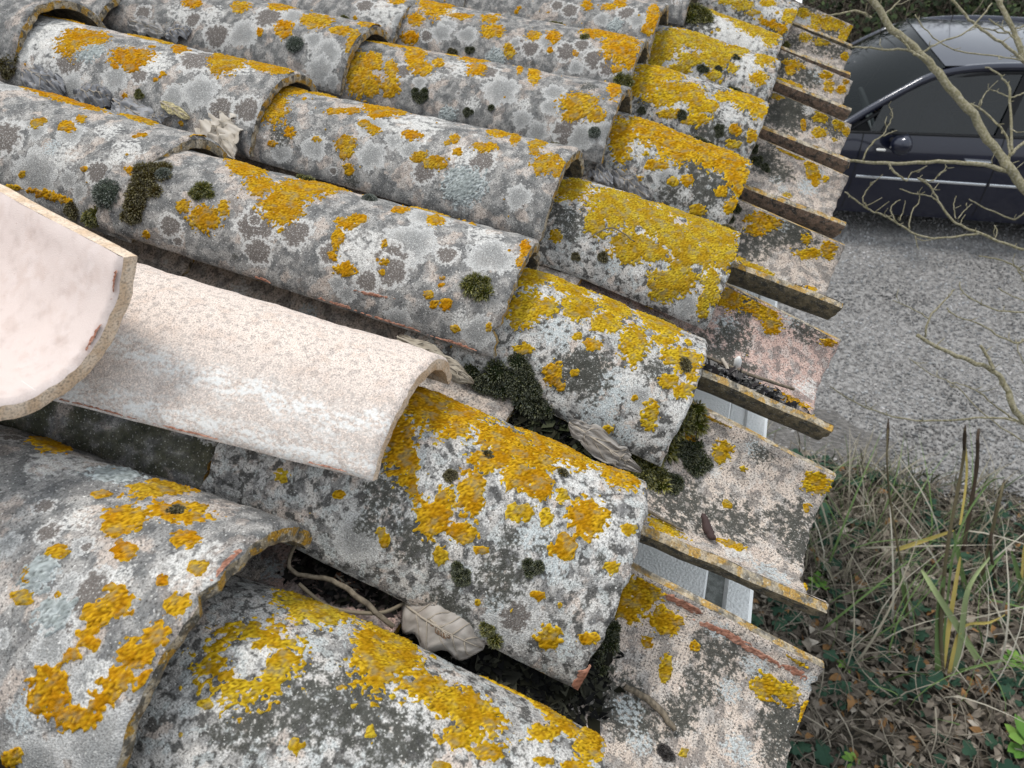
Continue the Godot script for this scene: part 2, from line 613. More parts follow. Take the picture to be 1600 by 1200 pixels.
func add_tile(T: Dictionary, big: bool, kind: String, parent: Node, called: String, dens := 0, warm := 0.5) -> MeshInstance3D:
	var mesh := tile_mesh(T, 72 if big else 44, 44 if big else 30)
	var m := StandardMaterial3D.new()
	m.albedo_texture = tile_texture(T, big, kind)
	m.roughness = 0.92
	m.metallic_specular = 0.25
	m.normal_enabled = true
	m.normal_texture = M.grit_tex
	m.normal_scale = 0.55 if kind == "clean" else 0.2 if kind == "inner" else 0.8
	m.texture_repeat = true
	mesh.surface_set_material(0, m)
	mesh.surface_set_material(1, T.get("edge", M.edge))
	mesh.surface_set_material(2, T.get("rim", M.rim))
	var o := mesh_node(mesh, null, called, parent)
	var bl: Array = T.o.duplicate()
	for i in dens:
		var r := 0.0012 + 0.0045 * pow(rng.randf(), 2.0)
		bl += [rng.randf_range(0.01, T.L - 0.02), rng.randf_range(-0.1, 0.1), r, r * rng.randf_range(0.5, 1.0), rng.randf() * 3.0]
	if bl.size():
		var cols := [Color(0.43, 0.195, 0.010).lerp(Color(0.40, 0.235, 0.012), warm), Color(0.54, 0.31, 0.018).lerp(Color(0.56, 0.40, 0.026), warm), Color(0.22, 0.10, 0.012).lerp(Color(0.19, 0.125, 0.016), warm)]
		if T.row >= 2:
			var pb := []
			for i in T.g.size() / 4:
				if T.g[4 * i + 3] == 3 and T.g[4 * i + 2] > 0.009: pb += [T.g[4 * i], T.g[4 * i + 1], T.g[4 * i + 2] * 0.95, T.g[4 * i + 2] * 0.8, 0.4]
			if pb.size(): lichen(T, o, 0.0014, pb, "pale_lichen", [Color(0.33, 0.36, 0.35), Color(0.44, 0.47, 0.46), Color(0.16, 0.17, 0.16)], 1.35, 1.2)
		lichen(T, o, 0.00125 if big else 0.0019, bl, "orange_lichen", cols)
	return o

# bare red clay where an edge has flaked
func flakes(T: Dictionary, node: Node3D, o: Array) -> void:
	lichen(T, node, 0.0013, o, "clay_flake", [Color(0.33, 0.155, 0.105), Color(0.40, 0.22, 0.16), Color(0.22, 0.11, 0.08)], 1.2, 0.3)

# ---------------------------------------------------------------- moss, leaves, twigs
func dome(st: SurfaceTool, at: Vector3, N: Vector3, r: float, hh: float, c0: Color, c1: Color, sd: float) -> void:
	var u := N.cross(Vector3(0.2, 0.3, 0.93)).normalized()
	var v := N.cross(u)
	var rings := 5
	var sides := 11
	var g := []
	for i in rings + 1:
		var row := []
		for k in sides:
			var a := TAU * k / sides
			var e := PI / 2 * i / rings
			var rr := r * (1.0 + 0.28 * nz_hi.get_noise_2d(sd + 40 * cos(a), 40 * sin(a) + i * 9))
			row.append(at + (u * cos(a) + v * sin(a)) * cos(e) * rr + N * (sin(e) * hh * (1.0 + 0.25 * nz_hi.get_noise_2d(sd + k * 11, i * 17)) - 0.002 * (1.0 if i == 0 else 0.0)))
		g.append(row)
	for i in rings:
		for k in sides:
			var l := (k + 1) % sides
			st.set_color(c0.lerp(c1, rng.randf()))
			quad(st, g[i][l], g[i][k], g[i + 1][k], g[i + 1][l])

func moss(spec: Array) -> void:
	var T: Dictionary = M.tiles[spec[1]]
	var ty: String = spec[2]
	var L: Array = spec[3]
	var root := base_node("moss_cushion", tile_pt(T, L[0], L[1], 0))
	tag(root, spec[0], "moss", "moss growing on the roof tiles")
	var body := begin()
	var hair := begin()
	var c0: Color; var c1: Color; var nb := 420; var len_ := 0.45; var wd := 0.075; var hh := 0.55; var k0: Color
	match ty:
		"g": c0 = Color(0.042, 0.050, 0.008); c1 = Color(0.20, 0.18, 0.025); k0 = Color(0.022, 0.024, 0.007); nb = 200; len_ = 0.6; wd = 0.09
		"d": c0 = Color(0.018, 0.026, 0.008); c1 = Color(0.075, 0.078, 0.02); k0 = Color(0.014, 0.017, 0.008); len_ = 0.35; nb = 260; hh = 0.42
		"c": c0 = Color(0.05, 0.062, 0.045); c1 = Color(0.19, 0.205, 0.175); k0 = Color(0.05, 0.058, 0.045); len_ = 0.2; nb = 800; wd = 0.035; hh = 0.72
		"b": c0 = Color(0.042, 0.032, 0.008); c1 = Color(0.14, 0.115, 0.022); k0 = Color(0.026, 0.02, 0.008); len_ = 0.42; nb = 240; hh = 0.42
		"k": c0 = Color(0.018, 0.014, 0.012); c1 = Color(0.06, 0.048, 0.04); k0 = Color(0.016, 0.013, 0.012); len_ = 0.22; nb = 300; wd = 0.12
	var L2 := []
	for i in L.size() / 3:
		if ty == "c" or L[3 * i + 2] < 0.0045:
			L2 += [L[3 * i], L[3 * i + 1], L[3 * i + 2]]
			continue
		for k in 5:
			var aa := TAU * k / 5.0 + rng.randf()
			var rr: float = L[3 * i + 2] * rng.randf_range(0.25, 0.75)
			L2 += [L[3 * i] + cos(aa) * rr, L[3 * i + 1] + sin(aa) * rr * 0.8, L[3 * i + 2] * rng.randf_range(0.32, 0.62)]
	for i in L2.size() / 3:
		var s: float = L2[3 * i]; var t: float = L2[3 * i + 1]; var r: float = L2[3 * i + 2]
		var at := tile_pt(T, s, t, 0)
		var N := (tile_pt(T, s, t, 0.01) - at).normalized()
		N = (N + Vector3.UP * 0.25).normalized()
		at -= root.position
		var u := N.cross(Vector3(0.2, 0.3, 0.93)).normalized()
		var v := N.cross(u)
		dome(body, at, N, r * 0.80, r * hh * 0.8, k0, c0, T.q + s * 900 + i * 31)
		for k in nb:
			var a := rng.randf() * TAU
			var e := asin(clampf(rng.randf() * 1.02 - 0.02, 0, 1))
			var rr := 1.0 + 0.28 * nz_hi.get_noise_2d(T.q + s * 900 + i * 31 + 40 * cos(a), 40 * sin(a) + 2 * 9)
			var dir := ((u * cos(a) + v * sin(a)) * cos(e) + N * (0.15 + sin(e))).normalized()
			var b := at + (u * cos(a) + v * sin(a)) * cos(e) * r * 0.76 * rr + N * sin(e) * r * hh * 0.74
			dir = (dir + Vector3(rng.randf_range(-1, 1), rng.randf_range(-1, 1), rng.randf_range(-1, 1)) * 0.45).normalized()
			var l := r * len_ * rng.randf_range(0.55, 1.25) + 0.0008
			var sw := dir.cross(Vector3(rng.randf_range(-1, 1), rng.randf_range(-1, 1), rng.randf_range(-1, 1))).normalized() * maxf(r * wd, 0.0005)
			var c := c0.lerp(c1, pow(rng.randf(), 1.4))
			var mid := b + dir * l * 0.55 + N * l * 0.06
			var tip := b + dir * l + Vector3.DOWN * l * 0.12
			hair.set_color(c.darkened(0.25)); hair.add_vertex(b - sw * 0.6); hair.set_color(c); hair.add_vertex(mid - sw); hair.add_vertex(mid + sw)
			hair.set_color(c.lightened(0.06)); hair.add_vertex(mid - sw); hair.add_vertex(tip); hair.add_vertex(mid + sw)
	commit(body, M.vert, "cushion", root)
	var h := commit(hair, M.moss_leaf, "shoots", root, false)
	h.set_meta("kind", "stuff")

# a dry curled leaf; frame: X along the leaf, N up from its face
func dead_leaf(spec: Dictionary) -> void:
	var root := base_node("dead_leaf", spec.at)
	tag(root, spec.label, "dead leaf", "dead leaves on the roof")
	var X: Vector3 = spec.x.normalized()
	var N: Vector3 = (spec.n - X * X.dot(spec.n)).normalized()
	var Y := N.cross(X)
	var len_: float = spec.l
	var wid: float = spec.w
	var cl: float = spec.get("curl", 0.8)
	var cw: float = spec.get("cup", 0.8)
	var cr: float = spec.get("crumple", 0.1)
	var lob: float = spec.get("lobes", 0.12)
	var sd := rng.randf() * 500.0
	var nu := 34
	var nv := 18
	var at := func(u: float, v: float, off: float) -> Vector3:
		var ang := cl * (u - 0.5) + 0.5 * cr * nz_lo.get_noise_2d(sd + u * 30, 5)
		var ax: float = len_ * (sin(ang) / maxf(absf(cl), 0.05) * signf(cl) if absf(cl) > 0.05 else u - 0.5)
		var az: float = -len_ * (1.0 - cos(ang)) / maxf(absf(cl), 0.05)
		var ww := wid * 0.5 * pow(sin(PI * pow(clampf(u, 0.0, 1.0), 0.85)), 0.62) * (1.0 + lob * sin(u * 19.0 + signf(v) * 1.1) + 0.2 * nz_hi.get_noise_2d(sd + u * 20, signf(v) * 30))
		var bw := cw * v
		var y := ww * (sin(bw) / maxf(absf(cw), 0.05))
		var z := -ww * (1.0 - cos(bw)) / maxf(absf(cw), 0.05)
		var k := cr * len_ * (0.55 * nz_lo.get_noise_2d(sd + u * 55, v * 34) + 0.28 * nz_hi.get_noise_2d(sd + u * 40, v * 26)) + 0.012 * len_ * absf(sin((u * 2.0 - absf(v) * 0.7) * 15.0)) * absf(v)
		return X * ax + Y * y * 1.0 + N * (az * signf(cl) * 1.0 + z + k + off)
	var st := begin()
	var c0: Color = spec.c0
	var c1: Color = spec.c1
	var P := []
	for i in nu + 1:
		var r := []
		for j in nv + 1:
			r.append(at.call(lerpf(0.01, 0.99, float(i) / nu), 2.0 * j / nv - 1.0, 0.0))
		P.append(r)
	for i in nu:
		for j in nv:
			for q in [[0, 0], [0, 1], [1, 1], [0, 0], [1, 1], [1, 0]]:
				var ii: int = i + q[0]
				var jj: int = j + q[1]
				st.set_color(c0.lerp(c1, clampf(0.5 + 0.9 * nz_lo.get_noise_2d(sd + ii * 2.2, jj * 2.2) + 0.5 * nz_hi.get_noise_2d(sd + ii * 5.0, jj * 5.0), 0, 1)))
				st.add_vertex(P[ii][jj])
	commit(st, M.leaf, "blade", root)
	var vn := begin()
	var line := PackedVector3Array()
	var rad := PackedFloat32Array()
	for i in 14:
		line.append(at.call(lerpf(0.0, 0.96, i / 13.0), 0.0, 0.0004)); rad.append(lerpf(0.0011, 0.0003, i / 13.0))
	tube(vn, line, rad, 5)
	for k in range(1, 6):
		for sgn in [-1.0, 1.0]:
			var l2 := PackedVector3Array()
			var r2 := PackedFloat32Array()
			for i in 7:
				l2.append(at.call(0.10 + 0.13 * k + 0.16 * i / 6.0, sgn * 0.85 * i / 6.0, 0.0003)); r2.append(lerpf(0.0006, 0.0002, i / 6.0))
			tube(vn, l2, r2, 4)
	commit(vn, M.leaf_vein, "vein", root)
	if spec.has("stalk"):
		var pts := PackedVector3Array([at.call(0.0, 0.0, 0.0)])
		var rr := PackedFloat32Array([0.0012])
		for p in spec.stalk:
			pts.append(p - root.position); rr.append(0.0014)
		var sl := smooth_line(pts, rr, 5)
		var s2 := begin()
		tube(s2, sl[0], sl[1], 6)
		commit(s2, M.stalk, "stalk", root)

func twig(label: String, pts: Array, rad: Array, m: Material, called := "twig") -> void:
	var p := PackedVector3Array()
	for q in pts: p.append(q - pts[0])
	var sl := smooth_line(p, PackedFloat32Array(rad), 5)
	for i in sl[0].size():
		sl[0][i] += Vector3(nz_hi.get_noise_2d(i * 9, 1), nz_hi.get_noise_2d(i * 9, 50), nz_hi.get_noise_2d(i * 9, 90)) * 0.0015
	var st := begin()
	tube(st, sl[0], sl[1], 7)
	var o := commit(st, m, called)
	o.position = pts[0]
	tag(o, label, "twig")

# loose black leaf litter lying in a pan tile: flakes, crumbs, short twigs in one mass
func litter(called: String, label: String, T: Dictionary, s0: float, s1: float, t0: float, t1: float, n: int, size: float, dark: Color, pale: Color) -> void:
	var st := begin()
	for k in n:
		var s := lerpf(s0, s1, (rng.randf() + rng.randf()) / 2)
		var t := lerpf(t0, t1, (rng.randf() + rng.randf()) / 2)
		var hgt := 0.010 * (1.0 - absf(2 * (s - s0) / (s1 - s0) - 1)) * (1.0 - absf(2 * (t - t0) / (t1 - t0) - 1))
		var p := tile_pt(T, s, t, rng.randf() * hgt * 2.0 + 0.001)
		var a := Vector3(rng.randf_range(-1, 1), rng.randf_range(-0.4, 0.4), rng.randf_range(-1, 1)).normalized()
		var b := a.cross(Vector3(rng.randf_range(-0.5, 0.5), 1, rng.randf_range(-0.5, 0.5))).normalized()
		var l := size * rng.randf_range(0.4, 1.5)
		var w := l * rng.randf_range(0.12, 0.7)
		var up := a.cross(b) * l * rng.randf_range(-0.35, 0.35)
		st.set_color(dark.lerp(pale, pow(rng.randf(), 3.0)))
		quad(st, p - a * l, p - b * w + up, p + a * l + up * 0.4, p + b * w + up)
	var o := commit(st, M.vert, called, null, false)
	tag(o, label, "debris", "", "stuff")

# ---------------------------------------------------------------- ground cover
func scatter(called: String, label: String, cat: String, mesh: Mesh, m: Material, xf: Array, cols: PackedColorArray) -> void:
	var mm := MultiMesh.new()
	mm.transform_format = MultiMesh.TRANSFORM_3D
	mm.use_colors = true
	mm.mesh = mesh
	mm.instance_count = xf.size()
	for i in xf.size():
		mm.set_instance_transform(i, xf[i])
		mm.set_instance_color(i, cols[i])
	var o := MultiMeshInstance3D.new()
	o.multimesh = mm
	o.material_override = m
	put(o, called)
	tag(o, label, cat, "", "stuff")

func pebble() -> Mesh:
	var s := SphereMesh.new()
	s.radius = 1.0; s.height = 2.0; s.radial_segments = 7; s.rings = 4
	var arr := s.get_mesh_arrays()
	var v: PackedVector3Array = arr[Mesh.ARRAY_VERTEX]
	for i in v.size():
		v[i] *= 1.0 + 0.35 * nz_hi.get_noise_3d(v[i].x * 20, v[i].y * 20, v[i].z * 20)
	arr[Mesh.ARRAY_VERTEX] = v
	var st := SurfaceTool.new()
	st.create_from_arrays(arr)
	st.generate_normals()
	return st.commit()

func leaf_mesh(lobed: bool) -> Mesh:
	var st := begin()
	if lobed:
		var rim := PackedVector3Array()
		for k in 21:
			var a := TAU * k / 20.0
			var r := 0.5 * (0.62 + 0.38 * absf(cos(a * 2.5)))
			rim.append(Vector3(cos(a) * r, 0.05 * sin(a * 3) - 0.25 * r * r, sin(a) * r))
		for k in 20:
			st.add_vertex(Vector3(0, 0.02, 0)); st.add_vertex(rim[k + 1]); st.add_vertex(rim[k])
	else:
		for i in 6:
			for s in [-1.0, 1.0]:
				var p := []
				for q in [i, i + 1]:
					var u: float = q / 6.0
					var w := 0.24 * sin(PI * pow(u, 0.8)) * (1.0 + 0.12 * sin(u * 17))
					var y := 0.22 * sin(u * 2.6) + 0.03 * sin(u * 11.0)
					p.append(Vector3(u - 0.5, y, 0))
					p.append(Vector3(u - 0.5 + 0.02 * s, y + 0.14 * sin(u * 4) * w * 4 - 0.02, s * w))
				if s > 0: quad(st, p[0], p[2], p[3], p[1])
				else: quad(st, p[1], p[3], p[2], p[0])
	st.index()
	st.generate_normals()
	return st.commit()

func stem_mesh(bend: float, flat: bool) -> Mesh:
	var st := begin()
	var n := 6
	if flat:
		for i in n:
			var a: float = float(i) / n
			var b := float(i + 1) / n
			var pa := Vector3(bend * a * a, a, 0); var pb := Vector3(bend * b * b, b - 0.15 * bend * b * b, 0)
			pa.y -= 0.15 * bend * a * a
			var wa := 0.5 * (1.0 - a * a * 0.95); var wb := 0.5 * (1.0 - b * b * 0.95)
			quad(st, pa - Vector3(0, 0, wa * 0.03), pa + Vector3(0, 0, wa * 0.03), pb + Vector3(0, 0, wb * 0.03), pb - Vector3(0, 0, wb * 0.03))
	else:
		var p := PackedVector3Array()
		var r := PackedFloat32Array()
		for i in n + 1:
			var a := float(i) / n
			p.append(Vector3(bend * sin(a * 3.3) * 0.3, 0.06 * sin(a * 5), a - 0.5)); r.append(0.011 * (1.0 - 0.5 * a))
		tube(st, p, r, 4, false)
	st.index()
	st.generate_normals()
	return st.commit()

func any_basis(up_bias: float, s: float) -> Basis:
	var y := Vector3(rng.randf_range(-1, 1), up_bias, rng.randf_range(-1, 1)).normalized()
	var x := y.cross(Vector3(rng.randf_range(-1, 1), 0.1, rng.randf_range(-1, 1))).normalized()
	return Basis(x, y, x.cross(y)).scaled(Vector3.ONE * s)

func blade(root: Node3D, called: String, pts: Array, wid: float, c: Color, m: Material, round_: bool) -> void:
	var p := PackedVector3Array()
	var r := PackedFloat32Array()
	for i in pts.size() / 3:
		p.append(Vector3(pts[3 * i], pts[3 * i + 1], pts[3 * i + 2]) - root.position); r.append(1.0)
	var sl := smooth_line(p, r, 6)
	var q: PackedVector3Array = sl[0]
	var st := begin()
	st.set_color(c)
	if round_:
		var rr := PackedFloat32Array()
		for i in q.size(): rr.append(wid * 0.5 * (1.0 - 0.5 * i / q.size()) * (1.0 + 0.15 * sin(i * 2.1)))
		tube(st, q, rr, 6)
	else:
		var n := q.size() - 1
		for i in n:
			var d := (q[i + 1] - q[i]).normalized()
			var sx := d.cross(Vector3(0.25, 0.3, 0.9)).normalized()
			var up := sx.cross(d)
			var wa := wid * 0.5 * sqrt(1.0 - pow(float(i) / (n + 0.3), 3.0))
			var wb := wid * 0.5 * sqrt(1.0 - pow(float(i + 1) / (n + 0.3), 3.0))
			var f := up * wid * 0.18
			st.set_color(c.lerp(c * 1.35, float(i) / n))
			quad(st, q[i] - sx * wa + f, q[i], q[i + 1], q[i + 1] - sx * wb + f)
			quad(st, q[i], q[i] + sx * wa + f, q[i + 1] + sx * wb + f, q[i + 1])
	commit(st, m, called, root)

# ---------------------------------------------------------------- the car
var car: Node3D
func cp(u: float, h: float, inset: float) -> Vector3:   # along the car, height over the road, distance inward from its near side
	return Vector3(u, h, -inset)

func strip(st: SurfaceTool, A: Array, B: Array) -> void:
	for i in A.size() - 1:
		quad(st, A[i], B[i], B[i + 1], A[i + 1])

func grid(st: SurfaceTool, rows: Array) -> void:
	for i in rows.size() - 1:
		strip(st, rows[i], rows[i + 1])

func build_car() -> void:
	car = base_node("parked_car", Vector3(0.601, -2.9, -6.404))
	car.rotation.y = 0.1947
	tag(car, "dark navy hatchback parked across the gravel yard behind the roof edge", "car")
	var paint := mat(lin(0.004, 0.006, 0.019), 0.28)
	paint.metallic = 0.25
	paint.metallic_specular = 0.4
	paint.clearcoat_enabled = true
	paint.clearcoat = 0.9
	paint.clearcoat_roughness = 0.04
	var black := mat(lin(0.012, 0.012, 0.013), 0.5)
	var chrome := mat(lin(0.62, 0.64, 0.66), 0.25)
	chrome.metallic = 0.9
	var glass := mat(Color(0.03, 0.06, 0.065, 0.78), 0.02)
	glass.transparency = BaseMaterial3D.TRANSPARENCY_ALPHA
	glass.metallic_specular = 0.5
	var screen := mat(Color(0.02, 0.045, 0.05, 0.8), 0.02)
	screen.transparency = BaseMaterial3D.TRANSPARENCY_ALPHA
	screen.metallic_specular = 0.34
	var W := 1.70
	var arch := func(u: float) -> float:
		var h := 0.22
		for c in [-0.74, 1.98]:
			var d: float = absf(u - c)
			if d < 0.36: h = maxf(h, 0.32 + sqrt(0.36 * 0.36 - d * d) * 0.98)
		return h
	var belt := func(u: float) -> float:
		if u < -0.2: return lerpf(0.70, 0.915, smoothstep(-1.4, -0.2, u))
		return 0.915 + 0.03 * u
	var plan := func(u: float) -> float:   # inset of the side in plan
		return 0.30 * pow(clampf((-u - 0.75) / 0.65, 0, 1), 2.0) + 0.22 * pow(clampf((u - 2.1) / 0.6, 0, 1), 2.0)
	var us := []
	for i in 57: us.append(-1.38 + 4.1 * i / 56.0)
	var st := begin()
	for side in [0, 1]:
		var rows := []
		for k in 8:
			var r := []
			for u in us:
				var lo: float = arch.call(u)
				var hi: float = belt.call(u)
				var f := k / 7.0
				var h := lerpf(lo, hi, f)
				var hh := (h - 0.2) / (hi - 0.2)
				var ins: float = plan.call(u) + 0.05 * pow(1.0 - minf(hh / 0.45, 1), 2) + 0.055 * pow(maxf(hh - 0.55, 0) / 0.45, 2) - (0.012 if absf(hh - 0.78) < 0.05 else 0.0)
				r.append(cp(u, h, ins if side == 0 else W - ins))
			rows.append(r)
		if side == 1: rows.reverse()
		grid(st, rows)
	var top := []
	for q in 9:
		var r := []
		for u in us:
			if u > -0.16: continue
			var ins: float = plan.call(u) + 0.055
			var f := q / 8.0
			r.append(cp(u, belt.call(u) + 0.05 * sin(PI * f), lerpf(ins, W - ins, f)))
		top.append(r)
	grid(st, top)
	for e in [0, 1]:
		var rows := []
		for q in 9:
			var r := []
			var f := q / 8.0
			for k in 6:
				var u: float = us[0] if e == 0 else us[-1]
				var h := lerpf(0.22, belt.call(u), k / 5.0)
				var bul := 0.12 * sin(PI * f) * (1.0 - 0.25 * pow(k / 5.0, 2))
				var ins: float = plan.call(u) + 0.05
				r.append(cp(u + (-bul if e == 0 else bul), h, lerpf(ins, W - ins, f)))
			rows.append(r)
		if e == 1: rows.reverse()
		grid(st, rows)
	commit(st, paint, "body", car)
	# roof skin, from the windscreen's head to the tailgate
	st = begin()
	var rr := []
	for q in 11:
		var f := q / 10.0
		var r := []
		for i in 15:
			var u := lerpf(0.47, 2.25, i / 14.0)
			var edge := 1.385 + 0.09 * sin(PI * clampf((u + 0.25) / 2.9, 0, 1)) - 0.02
			r.append(cp(u - 0.09 * sin(PI * f) * (1.0 - i / 14.0), edge + 0.075 * sin(PI * f), lerpf(0.20, W - 0.20, f)))
		rr.append(r)
	grid(st, rr)
	commit(st, paint, "roof", car)
	# windscreen
	st = begin()
	var ws := []
	for q in 11:
		var f := q / 10.0
		var r := []
		for i in 9:
			var g := i / 8.0
			var u := lerpf(-0.19, 0.475, g) - 0.34 * sin(PI * f) * (1.0 - g) - 0.09 * sin(PI * f) * g
			var h := lerpf(0.925, 1.42, g) + lerpf(0.02, 0.075, g) * sin(PI * f) + 0.03 * sin(PI * g)
			r.append(cp(u, h, lerpf(lerpf(0.10, 0.20, g), W - lerpf(0.10, 0.20, g), f)))
		ws.append(r)
	grid(st, ws)
	commit(st, screen, "windscreen", car)
	st = begin()
	for i in 2:
		var h0 := 0.97
		quad(st, cp(2.25, 1.40, 0.22), cp(2.25, 1.40, W - 0.22), cp(2.68, h0, W - 0.16), cp(2.68, h0, 0.16))
		break
	commit(st, glass, "rear_window", car)
	for side in [0, 1]:
		var fl := func(p: Vector3) -> Vector3:
			return p if side == 0 else Vector3(p.x, p.y, -W - p.z)
		# pillars: windscreen pillar with the roof rail, then B and C
		var path := [[-0.36, 0.86, 0.075], [-0.19, 0.945, 0.10], [0.0, 1.085, 0.135], [0.2, 1.225, 0.165], [0.38, 1.335, 0.19], [0.6, 1.405, 0.20], [1.0, 1.45, 0.20], [1.6, 1.45, 0.20], [2.2, 1.40, 0.21]]
		var pp := PackedVector3Array(); var pr := PackedFloat32Array()
		for k in path: pp.append(fl.call(cp(k[0], k[1], k[2]))); pr.append(0.032)
		var sl := smooth_line(pp, pr, 4)
		st = begin()
		tube(st, sl[0], sl[1], 8)
		commit(st, paint, "windscreen_pillar", car)
		# window seals a little lower, black
		st = begin()
		var ps := PackedVector3Array(); var prs := PackedFloat32Array()
		for k in path.slice(1): ps.append(fl.call(cp(k[0] + 0.05, k[1] - 0.04, k[2] - 0.005))); prs.append(0.016)
		sl = smooth_line(ps, prs, 4)
		tube(st, sl[0], sl[1], 6)
		commit(st, black, "window_seal", car)
		st = begin()
		for k in [[1.01, 0.95, 1.09, 1.42], [0.12, 0.925, 0.21, 1.19], [1.86, 0.97, 1.96, 1.40]]:
			st = begin()
			var wv := 0.035 if k[0] != 0.12 else 0.012
			var a: Vector3 = fl.call(cp(k[0] - wv, k[1], 0.045)); var b: Vector3 = fl.call(cp(k[0] + wv, k[1], 0.045))
			var c: Vector3 = fl.call(cp(k[2] + wv, k[3], 0.185)); var d: Vector3 = fl.call(cp(k[2] - wv, k[3], 0.185))
			quad(st, a, d, c, b)
			commit(st, black, "door_pillar", car)
		for win in [[0.02, 1.0, 0], [1.04, 1.86, 1]]:
			st = begin()
			var lo := []; var hi := []
			for i in 13:
				var u: float = lerpf(win[0], win[1], i / 12.0)
				var tp := 0.95
				for k in path.size() - 1:
					var uu := u + 0.05
					if uu >= path[k][0] and uu <= path[k + 1][0]:
						tp = lerpf(path[k][1], path[k + 1][1], (uu - path[k][0]) / (path[k + 1][0] - path[k][0])) - 0.02
				var b: float = belt.call(u) - 0.004
				lo.append(fl.call(cp(u, b, 0.062)))
				hi.append(fl.call(cp(u + 0.06, maxf(tp, b + 0.01), lerpf(0.062, 0.20, clampf((tp - b) / 0.5, 0, 1)))))
			strip(st, hi, lo)
			commit(st, glass, "side_window", car)
		# belt moulding, trim strips, handle, sill shade line, door seams
		st = begin()
		var bp := PackedVector3Array(); var br := PackedFloat32Array()
		for i in 14:
			var u := lerpf(-0.25, 1.9, i / 13.0)
			bp.append(fl.call(cp(u, belt.call(u) + 0.004, 0.055))); br.append(0.011)
		tube(st, bp, br, 6)
		commit(st, black, "belt_moulding", car)
		for tr in [[0.005, 1.045], [1.07, 1.72]]:
			st = begin()
			var z0: float = fl.call(cp(0, 0, -0.008)).z
			var z1: float = fl.call(cp(0, 0, 0.012)).z
			box(st, Vector3(tr[0], 0.556, minf(z0, z1)), Vector3(tr[1], 0.578, maxf(z0, z1)), 0.004)
			commit(st, chrome, "trim_strip", car)
		for hx in [0.80, 1.62]:
			st = begin()
			var z0: float = fl.call(cp(0, 0, -0.022)).z
			var z1: float = fl.call(cp(0, 0, 0.02)).z
			box(st, Vector3(hx, 0.735, minf(z0, z1)), Vector3(hx + 0.21, 0.768, maxf(z0, z1)), 0.009)
			var hd := commit(st, paint, "door_handle", car)
			st = begin()
			box(st, Vector3(hx + 0.005, 0.762, minf(z0, z1) - 0.002), Vector3(hx + 0.205, 0.772, maxf(z0, z1) + 0.002), 0.002)
			commit(st, chrome, "handle_trim", hd)
		for sx in [-0.02, 1.057, 1.74]:
			st = begin()
			var r0 := []; var r1 := []
			for i in 9:
				var h := lerpf(0.27, belt.call(sx), i / 8.0)
				var hh: float = (h - 0.2) / (belt.call(sx) - 0.2)
				var ins := 0.05 * pow(1.0 - minf(hh / 0.45, 1), 2) + 0.055 * pow(maxf(hh - 0.55, 0) / 0.45, 2) - (0.012 if absf(hh - 0.78) < 0.05 else 0.0) - 0.002
				r0.append(fl.call(cp(sx - 0.004, h, ins))); r1.append(fl.call(cp(sx + 0.004, h, ins)))
			strip(st, r0, r1)
			commit(st, black, "door_seam", car)
		# wing mirror: a rounded shell on a stalk, with a lamp below
		st = begin()
		var mrows := []
		for i in 9:
			var e := PI * i / 8.0
			var r := []
			for k in 13:
				var a := TAU * k / 12.0
				var sx := 0.085 * sin(e) * (1.15 if cos(a) < 0 else 0.75)
				r.append(fl.call(cp(0.255 + sx * cos(a), 0.90 - 0.085 * cos(e) + 0.012 * sin(a), -0.11 - 0.105 * sin(e) * sin(a) * (1.0 - 0.15 * cos(e)))))
			mrows.append(r)
		grid(st, mrows)
		var wm := commit(st, paint, "wing_mirror", car)
		st = begin()
		var z2: float = fl.call(cp(0, 0, -0.03)).z
		var z3: float = fl.call(cp(0, 0, 0.06)).z
		box(st, Vector3(0.19, 0.86, minf(z2, z3)), Vector3(0.26, 0.90, maxf(z2, z3)), 0.012)
		commit(st, black, "mirror_arm", wm)
		st = begin()
		z2 = fl.call(cp(0, 0, -0.012)).z
		z3 = fl.call(cp(0, 0, 0.01)).z
		box(st, Vector3(0.10, 0.795, minf(z2, z3)), Vector3(0.175, 0.815, maxf(z2, z3)), 0.007)
		commit(st, M.white_plastic, "side_lamp", car)
		for wc in [-0.74, 1.98]:
			var wn := Node3D.new()
			put(wn, "wheel", car)
			wn.position = fl.call(cp(wc, 0.31, 0.13))
			var cy := CylinderMesh.new(); cy.top_radius = 0.31; cy.bottom_radius = 0.31; cy.height = 0.2; cy.radial_segments = 36
			var ty := mesh_node(cy, black, "tyre", wn)
			ty.rotation.x = PI / 2
			var rc := CylinderMesh.new(); rc.top_radius = 0.2; rc.bottom_radius = 0.2; rc.height = 0.21; rc.radial_segments = 30
			var ri := mesh_node(rc, chrome, "rim", wn)
			ri.rotation.x = PI / 2
	# inside: floor tub, dashboard, seats, wheel
	st = begin()
	box(st, Vector3(-1.2, 0.24, -W + 0.12), Vector3(2.5, 0.30, -0.12))
	commit(st, black, "floor_pan", car)
	st = begin()
	box(st, Vector3(-0.42, 0.55, -W + 0.14), Vector3(-0.02, 0.90, -0.14), 0.06)
	commit(st, mat(lin(0.03, 0.035, 0.036), 0.7), "dashboard", car)
	for q in [[0.62, 0.5], [0.62, 1.2], [1.5, 0.5], [1.5, 1.2]]:
		st = begin()
		box(st, Vector3(q[0], 0.4, -q[1] - 0.23), Vector3(q[0] + 0.16, 1.0, -q[1] + 0.23), 0.06)
		box(st, Vector3(q[0] + 0.02, 1.03, -q[1] - 0.12), Vector3(q[0] + 0.12, 1.2, -q[1] + 0.12), 0.04)
		box(st, Vector3(q[0] - 0.42, 0.36, -q[1] - 0.23), Vector3(q[0], 0.52, -q[1] + 0.23), 0.05)
		commit(st, mat(lin(0.035, 0.038, 0.042), 0.9), "seat", car)
	var tor := TorusMesh.new()
